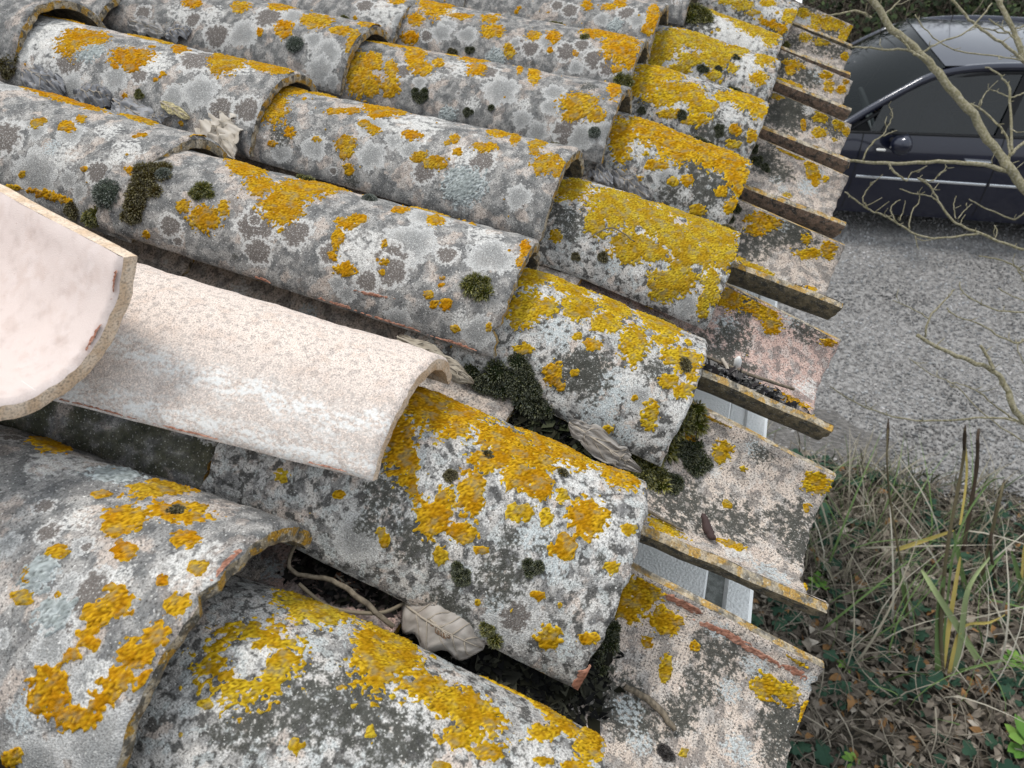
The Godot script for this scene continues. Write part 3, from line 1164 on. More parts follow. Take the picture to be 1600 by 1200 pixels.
	tor.inner_radius = 0.165; tor.outer_radius = 0.195
	var sw := mesh_node(tor, mat(lin(0.35, 0.4, 0.4), 0.6), "steering_wheel", car)
	sw.position = Vector3(0.08, 0.95, -0.5)
	sw.rotation = Vector3(0, 0, -1.05)

# a leafless shrub behind the car: stems, twigs, some ivy
func hedge(label: String, at: Vector3, r: float, hgt: float, n: int, leafy: float) -> void:
	var root := base_node("bare_bush", at)
	tag(root, label, "bush", "dark leafless bushes behind the car")
	var st := begin()
	for k in n:
		var a := rng.randf() * TAU
		var p := Vector3(cos(a), 0, sin(a)) * r * sqrt(rng.randf()) * 0.8
		var pts := PackedVector3Array([p])
		var rad := PackedFloat32Array()
		var d := Vector3(rng.randf_range(-0.7, 0.7), 1.2, rng.randf_range(-0.7, 0.7)).normalized()
		var w := rng.randf_range(0.003, 0.011)
		rad.append(w)
		var sl := hgt * rng.randf_range(0.5, 1.15) / 6.0
		for i in 7:
			d = (d + Vector3(rng.randf_range(-0.55, 0.55), rng.randf_range(-0.35, 0.2), rng.randf_range(-0.55, 0.55))).normalized()
			p += d * sl
			pts.append(p); rad.append(w * (1.0 - 0.12 * i))
		var c := Color(0.035, 0.03, 0.024).lerp(Color(0.17, 0.145, 0.11), pow(rng.randf(), 2.5))
		st.set_color(c)
		tube(st, pts, rad, 4, false)
	commit(st, M.vert, "stems", root).set_meta("kind", "stuff")
	st = begin()
	for k in int(n * 9 * leafy):
		var p := Vector3(rng.randfn(0, 0.5) * r, rng.randf_range(0.02, 1.0) * hgt, rng.randfn(0, 0.5) * r)
		var l := rng.randf_range(0.02, 0.05)
		var a := Vector3(rng.randf_range(-1, 1), rng.randf_range(-0.7, 0.7), rng.randf_range(-1, 1)).normalized() * l
		var b := a.cross(Vector3(rng.randf_range(-1, 1), 1, rng.randf_range(-1, 1))).normalized() * l * 0.6
		st.set_color(Color(0.012, 0.02, 0.01).lerp(Color(0.06, 0.085, 0.03), pow(rng.randf(), 2.0)))
		quad(st, p - a, p + b, p + a, p - b)
	commit(st, M.leaf, "leaves", root, false).set_meta("kind", "stuff")

# ---------------------------------------------------------------- the scene
func _ready() -> void:
	rng.seed = 20
	var cam := Camera3D.new()
	cam.name = "camera"
	add_child(cam)
	cam.transform = Transform3D(Basis(Vector3(0.942715, 0.008900, -0.333479), Vector3(-0.223333, 0.759413, -0.611076), Vector3(0.247810, 0.650548, 0.717898)), Vector3(-0.12367, 0.52054, 0.27243))
	cam.near = 0.02
	cam.far = 200.0
	var at := CameraAttributesPhysical.new()
	at.frustum_focal_length = 26.0
	at.frustum_focus_distance = 0.72
	at.exposure_aperture = 16.0
	cam.attributes = at
	cam.fov = 53.05
	var we := WorldEnvironment.new()
	we.name = "environment"
	var env := Environment.new()
	env.background_mode = Environment.BG_SKY
	var sky := Sky.new()
	var sm := ProceduralSkyMaterial.new()
	sm.sky_top_color = lin(0.81, 0.87, 0.94)
	sm.sky_horizon_color = lin(0.65, 0.67, 0.70)
	sm.sky_curve = 0.12
	sm.ground_horizon_color = lin(0.3, 0.3, 0.29)
	sm.ground_bottom_color = lin(0.12, 0.12, 0.11)
	sm.sun_angle_max = 0.0
	sm.sky_energy_multiplier = 0.92
	sky.sky_material = sm
	env.sky = sky
	env.tonemap_mode = Environment.TONE_MAPPER_LINEAR
	env.tonemap_exposure = 1.8
	env.sdfgi_enabled = true
	env.ssao_enabled = true
	env.ssil_enabled = true
	we.environment = env
	add_child(we)
	var sun := DirectionalLight3D.new()
	sun.name = "sun"
	sun.light_energy = 0.5
	sun.light_angular_distance = 12.0
	sun.light_color = Color(1.0, 0.985, 0.965)
	sun.shadow_enabled = true
	add_child(sun)
	sun.look_at_from_position(Vector3.ZERO, Vector3(0.42, -1.0, 0.12))

	nz_lo = noise(71, 0.065, 3)
	nz_hi = noise(72, 0.21, 3)
	nz_hole = noise(74, 0.10, 4)
	nz_cell = noise(73, 0.32, 1, FastNoiseLite.TYPE_CELLULAR)
	make_pool()
	make_stamps()
	M.grit_tex = grit_normal(1024, 81, 3.0)
	M.lichen = mat(Color.WHITE, 0.95, true)
	M.lichen.metallic_specular = 0.05
	M.lichen.normal_enabled = true
	M.lichen.normal_texture = M.grit_tex
	M.lichen.uv1_triplanar = true
	M.lichen.uv1_scale = Vector3.ONE * 5.0
	M.lichen.normal_scale = 0.9
	M.vert = mat(Color.WHITE, 0.95, true)
	M.vert.metallic_specular = 0.15
	M.moss_leaf = mat(Color.WHITE, 0.85, true)
	M.moss_leaf.backlight = Color(0.25, 0.3, 0.1)
	M.leaf = mat(Color.WHITE, 0.85, true)
	M.leaf.backlight = Color(0.12, 0.11, 0.09)
	M.leaf_vein = mat(lin(0.30, 0.26, 0.21), 0.9)
	M.stalk = mat(lin(0.17, 0.14, 0.10), 0.9)
	M.white_plastic = mat(lin(0.6, 0.6, 0.58), 0.3)
	var tri := func(c0: Color, c1: Color, sd: int, sc: float, ns: float) -> StandardMaterial3D:
		var m := mat(Color.WHITE, 0.93)
		var im := layer(512, noise(sd, 0.02, 5), -1.0, -0.5, 1.0, c0, c1, noise(sd + 1, 0.035, 6))
		for q in ([["dark2", 0], ["yellow", 100], ["speck", 200], ["grit", 500], ["white", 300]] if sd == 42 else [["dark2", 0], ["speck", 200], ["grit", 500], ["white", 300]] if sd < 45 else [["grit", 500]] if sd == 45 else []):
			im.blend_rect(pool[q[0]], Rect2i(0, q[1], 512, 512), Vector2i.ZERO)
		m.albedo_texture = ImageTexture.create_from_image(im)
		m.uv1_triplanar = true
		m.uv1_scale = Vector3.ONE * sc
		m.normal_enabled = true
		m.normal_texture = M.grit_tex
		m.normal_scale = ns
		return m
	M.edge = tri.call(c8(150, 134, 106), c8(112, 101, 78), 41, 4.0, 0.7)
	M.rim = tri.call(c8(182, 170, 150), c8(140, 128, 106), 42, 4.0, 0.8)
	M.edge_red = tri.call(c8(170, 140, 118), c8(140, 116, 98), 43, 4.0, 0.7)
	M.edge_pale = tri.call(c8(214, 196, 176), c8(196, 170, 142), 45, 3.0, 0.8)

	build_setting()
	build_roof()
	build_props()
	build_car()
	build_plants()

func build_setting() -> void:
	# ground: one sheet to the horizon, the gravel yard and a muddy hollow on it
	var gm := StandardMaterial3D.new()
	var gi := layer(512, noise(51, 0.02, 5), -1.0, -0.5, 1.0, c8(78, 70, 58), c8(48, 44, 37), noise(52, 0.05, 6))
	gi.blend_rect(pool.speck, Rect2i(0, 0, 512, 512), Vector2i.ZERO)
	gm.albedo_texture = ImageTexture.create_from_image(gi)
	gm.uv1_triplanar = true
	gm.uv1_scale = Vector3.ONE * 1.3
	gm.roughness = 1.0
	gm.normal_enabled = true
	gm.normal_texture = M.grit_tex
	var pm := PlaneMesh.new()
	pm.size = Vector2(160, 160)
	var g := mesh_node(pm, gm, "ground")
	g.position = Vector3(0, -2.912, 0)
	tag(g, "dark bare earth of the garden", "ground", "", "structure")
	var vm := StandardMaterial3D.new()
	var vi := layer(1024, noise(53, 0.03, 4, FastNoiseLite.TYPE_CELLULAR), -1.0, -0.9, 1.0, c8(104, 102, 100), c8(136, 134, 132), noise(54, 0.02, 6))
	vi.blend_rect(pool.speck, Rect2i(0, 0, 1024, 1024), Vector2i.ZERO)
	vi.blend_rect(pool.white, Rect2i(0, 0, 1024, 1024), Vector2i.ZERO)
	vm.albedo_texture = ImageTexture.create_from_image(vi)
	vm.uv1_triplanar = true
	vm.uv1_scale = Vector3.ONE * 0.9
	vm.roughness = 0.95
	vm.normal_enabled = true
	vm.normal_texture = M.grit_tex
	var st := begin()
	var near := []; var far := []
	for i in 41:
		var x := -6.0 + 16.0 * i / 40.0
		near.append(Vector3(x, -2.904, -3.42 + 0.10 * sin(x * 2.1) + 0.07 * sin(x * 7.3) - 0.06 * x)); far.append(Vector3(x, -2.904, -9.4 + 0.2 * sin(x)))
	strip(st, far, near)
	var y := commit(st, vm, "gravel_yard")
	tag(y, "grey gravel yard beside the house", "gravel", "", "structure")
	st = begin()
	var mudc := Vector3(0.42, -2.899, -3.66)
	var rim := []
	for k in 33:
		var a := TAU * k / 32.0
		rim.append(mudc + Vector3(cos(a) * 0.55, 0, sin(a) * 0.30) * (1.0 + 0.5 * nz_hi.get_noise_2d(cos(a) * 14, sin(a) * 14)))
	for k in 32:
		st.add_vertex(mudc); st.add_vertex(rim[k + 1]); st.add_vertex(rim[k])
	var mud := tri_mat(c8(104, 101, 98), c8(70, 68, 66), 57, Vector3(0.8, 1, 4.0))
	mud.roughness = 0.6
	var mo := commit(st, mud, "mud_patch")
	tag(mo, "dark damp mud in the gravel at the wall's foot", "mud", "", "structure")
	# pebbles on the yard
	var xf := []
	var cols := PackedColorArray()
	for i in 36000:
		var p := Vector3(rng.randf_range(-0.1, 3.2), -2.9, -3.35 - pow(rng.randf(), 1.25) * 3.9)
		var inmud := Vector2((p.x - 0.42) / 0.55, (p.z + 3.66) / 0.30).length() < 1.0
		if inmud and rng.randf() < 0.62: continue
		var s := 0.004 + 0.011 * pow(rng.randf(), 4.0)
		var big_ := nz_lo.get_noise_2d(p.x * 18, p.z * 18)
		var b := any_basis(0.5, 1.0)
		xf.append(Transform3D(b.scaled_local(Vector3(s, s * 0.6, s * 0.8)), p))
		var v := (0.13 + 0.17 * pow(rng.randf(), 1.5)) * (1.0 + 0.75 * big_)
		var w := rng.randf_range(-0.012, 0.03) * v * 2.0
		cols.append(Color(v + w, v, v - w * 0.6))
	scatter("gravel_stones", "loose grey stones covering the yard", "gravel", pebble(), M.vert, xf, cols)
	# the wall under the eave
	var wall := base_node("house_wall", Vector3(-0.036, -0.15, -0.2))
	wall.rotation.y = 0.04
	tag(wall, "white plastered wall and cornice under the overhanging eave tiles", "wall")
	var white := tri_mat(c8(242, 243, 241), c8(234, 236, 234), 61, Vector3.ONE * 1.2, false)
	st = begin()
	box(st, Vector3(-0.03, -0.16, -3.0), Vector3(0.0, 0.0, 0.9), 0.004)
	commit(st, white, "edge_board", wall)
	st = begin()
	box(st, Vector3(-0.5, -0.16, -3.0), Vector3(-0.046, -0.002, 0.9), 0.003)
	commit(st, white, "ledge", wall)
	st = begin()
	box(st, Vector3(-0.0465, -0.15, -0.16), Vector3(-0.0295, -0.0035, 0.9))
	commit(st, tri_mat(c8(150, 154, 150), c8(118, 122, 118), 63, Vector3.ONE * 5.0), "mortar_joint", wall)
	st = begin()
	box(st, Vector3(-0.0465, -0.15, -3.0), Vector3(-0.0295, -0.003, -0.16))
	commit(st, white, "ledge_fill", wall)
	st = begin()
	box(st, Vector3(-0.45, -2.76, -3.0), Vector3(-0.09, -0.16, 0.9))
	commit(st, white, "wall_face", wall)

func tri_mat(c0: Color, c1: Color, sd: int, sc: Vector3, gritty := true) -> StandardMaterial3D:
	var m := mat(Color.WHITE, 0.93)
	var im := layer(512, noise(sd, 0.02, 5), -1.0, -0.5, 1.0, c0, c1, noise(sd + 1, 0.03, 6))
	if gritty: im.blend_rect(pool.grit, Rect2i(0, 0, 512, 512), Vector2i.ZERO)
	m.albedo_texture = ImageTexture.create_from_image(im)
	m.uv1_triplanar = true
	m.uv1_scale = sc
	m.normal_enabled = true
	m.normal_texture = M.grit_tex
	m.normal_scale = 0.4
	return m

func build_roof() -> void:
	roof = base_node("tiled_roof")
	tag(roof, "old barrel tile roof crusted with orange and grey lichen", "roof")
	# boards below the tiles
	var st := begin()
	box(st, Vector3(-0.02, -0.022, -2.6), Vector3(0.0, 0.0, 0.9))
	var th1 := 0.2656
	var th2 := 0.0767
	var e0 := Vector3(-0.235, -0.005, 0)
	var e1 := e0 - Vector3(cos(th1), -sin(th1), 0) * 0.20
	var e2 := e1 - Vector3(cos(th2), -sin(th2), 0) * 1.6
	st = begin()
	for q in [[e0, e1], [e1, e2]]:
		var a: Vector3 = q[0]
		var b: Vector3 = q[1]
		var z0 := Vector3(0, 0, 0.9)
		var z1 := Vector3(0, 0, -2.6)
		var dn := Vector3(0, -0.025, 0)
		quad(st, a + z0, b + z0, b + z1, a + z1)
		quad(st, a + z0 + dn, a + z1 + dn, b + z1 + dn, b + z0 + dn)
		quad(st, a + z0, a + z1, a + z1 + dn, a + z0 + dn)
	commit(st, mat(lin(0.05, 0.04, 0.032), 0.95), "roof_boards", roof, false)
	M.tiles = {}
	var big := ["c0r1", "c1r1", "c2r1", "c3r1", "c0r2", "c2r2", "c3r2", "c2r3", "c3r3", "p0", "p1", "p2"]
	var dens := {1: 22, 2: 14, 3: 14, 4: 20}
	for k in TILES:
		if k == "c1r2": continue
		var d: Dictionary = TILES[k]
		var pan: bool = k[0] == "p"
		var row := 1 if pan else int(k[3])
		var T := new_tile(d.p, pan, row, 0.30 if k == "c1r1" else 0.27 if row == 1 and not pan else 0.42)
		if row == 1 and not pan: T.sag = 0.6 if k == "c1r1" else 1.6
		T.o = d.o
		T.g = d.g
		if k == "p2": T.pink = 1.0
		if k == "p6" or k == "p3": T.pink = 0.0
		T.edge = M.edge if row == 1 and not pan else M.edge_red if k in ["p5", "p6", "p7", "p4"] else M.edge
		M.tiles[k] = T
		var n: int = 8 if pan else dens[row]
		if k in ["c7r1", "c8r1", "c6r1", "c6r2"]: n = 46
		if k in ["c3r4", "c4r4", "c5r3"]: n = 30
		var tn := add_tile(T, k in big, "pan" if pan else "cover", roof, "pan_tile" if pan else "cover_tile", n, 0.15 if row >= 2 else 0.75)
		if k == "c2r2": flakes(T, tn, [0.16, 0.1125, 0.02, 0.003, 0.0, 0.10, 0.1125, 0.03, 0.0025, 0.0, 0.04, 0.1125, 0.02, 0.0025, 0.0, 0.235, 0.112, 0.008, 0.003, 0.0, 0.125, 0.09, 0.02, 0.0015, 0.1])
		if k == "p0": flakes(T, tn, [0.112, -0.108, 0.016, 0.004, 0.0, 0.075, -0.101, 0.02, 0.0035, 0.1, 0.045, -0.098, 0.018, 0.003, 0.0, 0.02, -0.099, 0.01, 0.004, 0.0])
		if k == "c1r1": flakes(T, tn, [0.001, 0.105, 0.004, 0.012, 0.0])
		if k == "c0r2": flakes(T, tn, [0.001, -0.02, 0.0025, 0.012, 0.0])
	# tiles that only peep out: pans higher up and covers at the picture's edge
	var more := {"c1r2": [-0.452, 0.092, -0.078, 0.09, 0.0, 0.172, 0.052]}
	for c in [[0, 3], [1, 3], [2, 4], [5, 4], [6, 3], [7, 2], [8, 2], [9, 1], [-1, 1], [-1, 2]]:
		var x: float = [0, -0.153, -0.333, -0.70, -1.06][c[1]]
		var yy: float = [0, 0.008, 0.088, 0.120, 0.150][c[1]]
		more["c%dr%d" % c] = [x, yy, -(c[0] - 0.5) * 0.215, 0.262 if c[1] == 1 else 0.08, 0.0, 0.18, 0.065]
	for k in more:
		var row := int(k[-1])
		var T := new_tile(more[k], false, row)
		T.edge = M.edge_red if k == "c1r2" else M.edge
		if k == "c1r2": T.green = 1.0
		add_tile(T, k == "c1r2", "cover", roof, "cover_tile", 0 if k == "c1r2" else 30, 0.3)
	for k in range(0, 9):
		for r in 2:
			var s: float = [0.30, 0.68][r]
			var P := Vector3(0, 0, -k * 0.215) - Vector3(cos(0.2656), -sin(0.2656), 0) * minf(s, 0.33) - Vector3(cos(th2), -sin(th2), 0) * maxf(0, s - 0.33) + Vector3(0, 0.006, 0)
			var T := new_tile([P.x, P.y, P.z, 0.12 if r == 0 else 0.09, 0.0, 0.143, 0.05], true, 1)
			T.pink = 1.0 if k == 0 else 0.0
			if r == 0: M.tiles["q%d" % k] = T
			add_tile(T, false, "pan", roof, "pan_tile", 0)
	# the two loose clean tiles
	var T := new_tile([-0.3243, 0.1291, -0.095, 0.0763, -0.0504, 0.1626, 0.0467], false, 5, 0.42, 0.2351, 0.1161)
	T.edge = M.edge_pale
	T.rim = M.edge_pale
	T.th = 0.0115
	T.tp = 0.1161
	var root := base_node("roof_tile", Vector3.ZERO)
	tag(root, "clean pale pink barrel tile laid hollow side down over the old tiles", "roof tile")
	add_tile(T, true, "clean", root, "shell", 0)
	lichen(T, root, 0.002, [0.235, 0.098, 0.006, 0.003, 0.0], "orange_lichen", [Color(0.4, 0.2, 0.02), Color(0.45, 0.28, 0.03), Color(0.2, 0.1, 0.02)])
	M.tiles.c1r2 = T
	var T_clean := T
	T = new_tile([-0.5001, 0.2838, 0.0309, 0.0506, 0.2283, 0.136, 0.0756], true, 5, 0.42, 0.1984, 0.04)
	T.edge = M.edge_pale
	T.rim = M.edge_pale
	T.th = 0.0125
	var fl := []
	for i in 8: fl += [rng.randf_range(0.0, 0.4), 0.1125, rng.randf_range(0.008, 0.03), 0.002, 0.0]
	flakes(T_clean, root, fl)
	root = base_node("roof_tile", Vector3.ZERO)
	tag(root, "upturned pale pink barrel tile lying hollow side up at the left edge", "roof tile")
	add_tile(T, true, "inner", root, "shell", 0)
	fl = []
	for i in 4: fl += [0.001, rng.randf_range(-0.11, 0.03), 0.0015, rng.randf_range(0.004, 0.010), 0.0]
	flakes(T, root, fl)

func build_props() -> void:
	for s in MOSS: moss(s)
	var grey0 := Color(0.23, 0.205, 0.18)
	var grey1 := Color(0.38, 0.35, 0.32)
	dead_leaf({"at": Vector3(-0.262, 0.056, 0.016), "x": Vector3(1, -0.22, 0.10), "n": Vector3(-0.05, 0.9, 0.65), "l": 0.075, "w": 0.046, "curl": 1.9, "cup": 1.1, "crumple": 0.045, "lobes": 0.24, "c0": Color(0.22, 0.195, 0.17), "c1": Color(0.34, 0.31, 0.28), "label": "large curled grey-brown leaf with a long stalk lying beside the orange lichen", "stalk": [Vector3(-0.305, 0.060, 0.022), Vector3(-0.335, 0.066, 0.032), Vector3(-0.358, 0.079, 0.030)]})
	dead_leaf({"at": Vector3(-0.262, 0.056, 0.016), "x": Vector3(1, -0.3, 0.35), "n": Vector3(0, 1, 0.4), "l": 0.022, "w": 0.009, "curl": 0.5, "cup": 0.9, "c0": Color(0.12, 0.075, 0.05), "c1": Color(0.2, 0.13, 0.085), "label": "small brown leaf tip right of the large curled leaf"})
	dead_leaf({"at": Vector3(-0.342, 0.050, 0.002), "x": Vector3(1, -0.25, 0.25), "n": Vector3(0, 1, 0.5), "l": 0.028, "w": 0.010, "curl": 0.6, "cup": 0.8, "c0": Color(0.13, 0.055, 0.03), "c1": Color(0.2, 0.09, 0.05), "label": "narrow reddish brown leaf in the dark gap beside the bent stalk"})
	dead_leaf({"at": Vector3(-0.748, 0.156, -0.446), "x": Vector3(0.8, -0.25, 0.62), "n": Vector3(-0.1, 0.8, 0.6), "l": 0.115, "w": 0.062, "curl": 0.4, "cup": 0.7, "crumple": 0.14, "c0": Color(0.30, 0.26, 0.21), "c1": Color(0.44, 0.40, 0.35), "label": "wide papery tan leaf pressed against the tile in the upper left valley"})
	dead_leaf({"at": Vector3(-0.806, 0.169, -0.453), "x": Vector3(1, -0.3, 0.1), "n": Vector3(0, 0.8, 0.5), "l": 0.045, "w": 0.015, "curl": 0.5, "cup": 0.9, "c0": Color(0.36, 0.31, 0.16), "c1": Color(0.46, 0.40, 0.24), "label": "narrow yellowish leaf above the wide papery tan leaf"})
	var g0 := Color(0.10, 0.10, 0.105)
	var g1 := Color(0.27, 0.27, 0.28)
	dead_leaf({"at": Vector3(-1.001, 0.186, -0.448), "x": Vector3(1, -0.1, 0.25), "n": Vector3(0, 0.9, 0.5), "l": 0.075, "w": 0.050, "curl": 1.3, "cup": -1.1, "crumple": 0.28, "c0": g0, "c1": g1, "label": "dark grey crumpled leaf farthest left in the valley"})
	dead_leaf({"at": Vector3(-0.917, 0.177, -0.446), "x": Vector3(0.9, -0.1, -0.3), "n": Vector3(0, 0.9, 0.6), "l": 0.055, "w": 0.045, "curl": 1.5, "cup": -1.2, "crumple": 0.30, "c0": g0, "c1": g1, "label": "grey rolled leaf second from the left in the valley"})
	dead_leaf({"at": Vector3(-0.866, 0.165, -0.444), "x": Vector3(1, -0.15, 0.3), "n": Vector3(0, 0.9, 0.5), "l": 0.085, "w": 0.04, "curl": 0.9, "cup": 0.9, "crumple": 0.16, "c0": Color(0.17, 0.17, 0.175), "c1": Color(0.30, 0.30, 0.31), "label": "smooth grey leaf with pale folds in the middle of the valley"})
	dead_leaf({"at": Vector3(-0.828, 0.160, -0.442), "x": Vector3(0.7, 0.2, -0.4), "n": Vector3(0, 0.9, 0.5), "l": 0.034, "w": 0.020, "curl": 1.2, "cup": -0.9, "crumple": 0.2, "c0": g0, "c1": g1, "label": "small blue-grey leaf scrap above the orange streak at left"})
	dead_leaf({"at": Vector3(-0.358, 0.102, -0.200), "x": Vector3(1, -0.35, 0.1), "n": Vector3(0.1, 0.9, 0.5), "l": 0.085, "w": 0.026, "curl": 0.8, "cup": 1.2, "crumple": 0.07, "c0": Color(0.20, 0.17, 0.13), "c1": Color(0.32, 0.28, 0.22), "label": "rolled brown leaf sticking out under the end of the clean pale tile"})
	dead_leaf({"at": Vector3(-0.196, 0.060, -0.185), "x": Vector3(1, -0.4, 0.15), "n": Vector3(0, 0.8, 0.6), "l": 0.075, "w": 0.024, "curl": 0.4, "cup": 0.8, "crumple": 0.12, "c0": Color(0.17, 0.15, 0.13), "c1": Color(0.28, 0.26, 0.24), "label": "grey leaf tucked behind the yellow crest of the nearest eave tile"})
	dead_leaf({"at": Vector3(-0.286, 0.066, -0.665), "x": Vector3(0.9, -0.35, 0.35), "n": Vector3(0, 0.8, 0.6), "l": 0.085, "w": 0.035, "curl": 1.0, "cup": -1.2, "crumple": 0.2, "c0": Color(0.12, 0.12, 0.12), "c1": Color(0.30, 0.29, 0.29), "label": "grey rolled leaf between two yellow eave tiles"})
	dead_leaf({"at": Vector3(-0.331, 0.076, -0.665), "x": Vector3(0.6, 0.1, 0.7), "n": Vector3(0, 0.8, 0.6), "l": 0.06, "w": 0.03, "curl": 1.6, "cup": -1.0, "crumple": 0.2, "c0": g0, "c1": g1, "label": "dark crumpled leaf under the moss-topped tile end"})
	dead_leaf({"at": Vector3(-1.025, 0.184, -0.674), "x": Vector3(1, -0.1, 0.2), "n": Vector3(0, 0.8, 0.6), "l": 0.08, "w": 0.032, "curl": 0.9, "cup": 0.9, "crumple": 0.16, "c0": Color(0.20, 0.19, 0.18), "c1": Color(0.33, 0.32, 0.31), "label": "pale grey leaf in the topmost left valley"})
	dead_leaf({"at": Vector3(-0.968, 0.183, -0.675), "x": Vector3(0.8, 0.1, -0.5), "n": Vector3(0, 0.8, 0.6), "l": 0.045, "w": 0.03, "curl": 1.5, "cup": -1.0, "crumple": 0.2, "c0": g0, "c1": g1, "label": "round grey leaf at the right end of the topmost left valley"})
	var bark := tri_mat(c8(124, 113, 97), c8(84, 76, 64), 93, Vector3.ONE * 14.0)
	twig("bent dry stalk crossing the dark gap left of the large curled leaf", [Vector3(-0.362, 0.082, -0.016), Vector3(-0.374, 0.084, 0.006), Vector3(-0.368, 0.078, 0.022), Vector3(-0.342, 0.072, 0.016), Vector3(-0.318, 0.066, 0.020), Vector3(-0.292, 0.056, 0.026)], [0.0009, 0.0013, 0.0015, 0.0018, 0.0021, 0.0018], bark)
	twig("thin pale twig leaning in the upper left leaf valley", [Vector3(-0.870, 0.146, -0.448), Vector3(-0.838, 0.166, -0.470)], [0.002, 0.0016], mat(lin(0.36, 0.33, 0.29), 0.9))
	twig("short grey twig beside the black lump in the nearest pan tile", [tile_pt(M.tiles.p0, 0.085, -0.005, 0.004), tile_pt(M.tiles.p0, 0.105, -0.018, 0.006), tile_pt(M.tiles.p0, 0.128, -0.02, 0.005)], [0.002, 0.0028, 0.002], bark)
	twig("long dry twig across the black litter in the pink pan tile", [tile_pt(M.tiles.p2, 0.03, -0.005, 0.010), tile_pt(M.tiles.p2, 0.085, 0.012, 0.014), tile_pt(M.tiles.p2, 0.15, 0.010, 0.012)], [0.0016, 0.002, 0.0014], bark)
	twig("short pale twig standing out of the black litter", [tile_pt(M.tiles.p2, 0.098, 0.04, 0.008), tile_pt(M.tiles.p2, 0.116, 0.012, 0.02)], [0.0022, 0.0018], mat(lin(0.34, 0.3, 0.25), 0.9))
	twig("fine curved stem on the flank of the yellow eave tile", [tile_pt(M.tiles.c3r1, 0.16, 0.07, 0.003), tile_pt(M.tiles.c3r1, 0.14, 0.05, 0.008), tile_pt(M.tiles.c3r1, 0.11, 0.055, 0.006)], [0.0007, 0.0008, 0.0006], bark)
	twig("thin dry stem lying along the bottom of the moss-edged pan tile", [tile_pt(M.tiles.p1, 0.175, 0.015, 0.004), tile_pt(M.tiles.p1, 0.15, 0.03, 0.004), tile_pt(M.tiles.p1, 0.115, 0.035, 0.003)], [0.0014, 0.0016, 0.001], bark)
	twig("dark brown seed pod standing in the pan tile with the moss mass", [tile_pt(M.tiles.p1, 0.088, 0.030, 0.003), tile_pt(M.tiles.p1, 0.095, 0.020, 0.008), tile_pt(M.tiles.p1, 0.102, 0.008, 0.012)], [0.003, 0.0045, 0.002], mat(lin(0.05, 0.032, 0.03), 0.7), "seed_pod")
	litter("leaf_litter_heap", "heap of black rotted leaves in the pink pan tile", M.tiles.p2, 0.005, 0.19, -0.005, 0.085, 1600, 0.0062, Color(0.012, 0.012, 0.013), Color(0.22, 0.21, 0.20))
	litter("leaf_litter_crumbs", "black rotted scraps near the lower corner of a pan tile", M.tiles.p3, 0.02, 0.07, 0.03, 0.075, 220, 0.006, Color(0.012, 0.012, 0.013), Color(0.16, 0.15, 0.14))
	litter("dark_soil", "black soil and moss crumbs filling the gap below the large curled leaf", M.tiles.p0, 0.13, 0.32, -0.055, 0.035, 3200, 0.006, Color(0.010, 0.010, 0.009), Color(0.06, 0.06, 0.045))
	litter("gap_soil", "black crumbly soil in the gap beside the bent dry stalk", M.tiles.q0, 0.0, 0.10, -0.05, 0.02, 1400, 0.005, Color(0.010, 0.010, 0.009), Color(0.06, 0.05, 0.045))
	litter("valley_soil", "dark soil in the valley under the clean pale tile", M.tiles.p1, 0.17, 0.36, -0.09, 0.03, 2600, 0.006, Color(0.010, 0.010, 0.009), Color(0.05, 0.055, 0.03))
	var peb := mesh_node(pebble(), mat(lin(0.62, 0.62, 0.60), 0.8), "white_pebble")
	peb.position = tile_pt(M.tiles.p2, 0.095, -0.018, 0.005)
	peb.scale = Vector3(0.005, 0.008, 0.005)
	tag(peb, "small white stone stuck above the black litter in the pink pan tile", "stone")

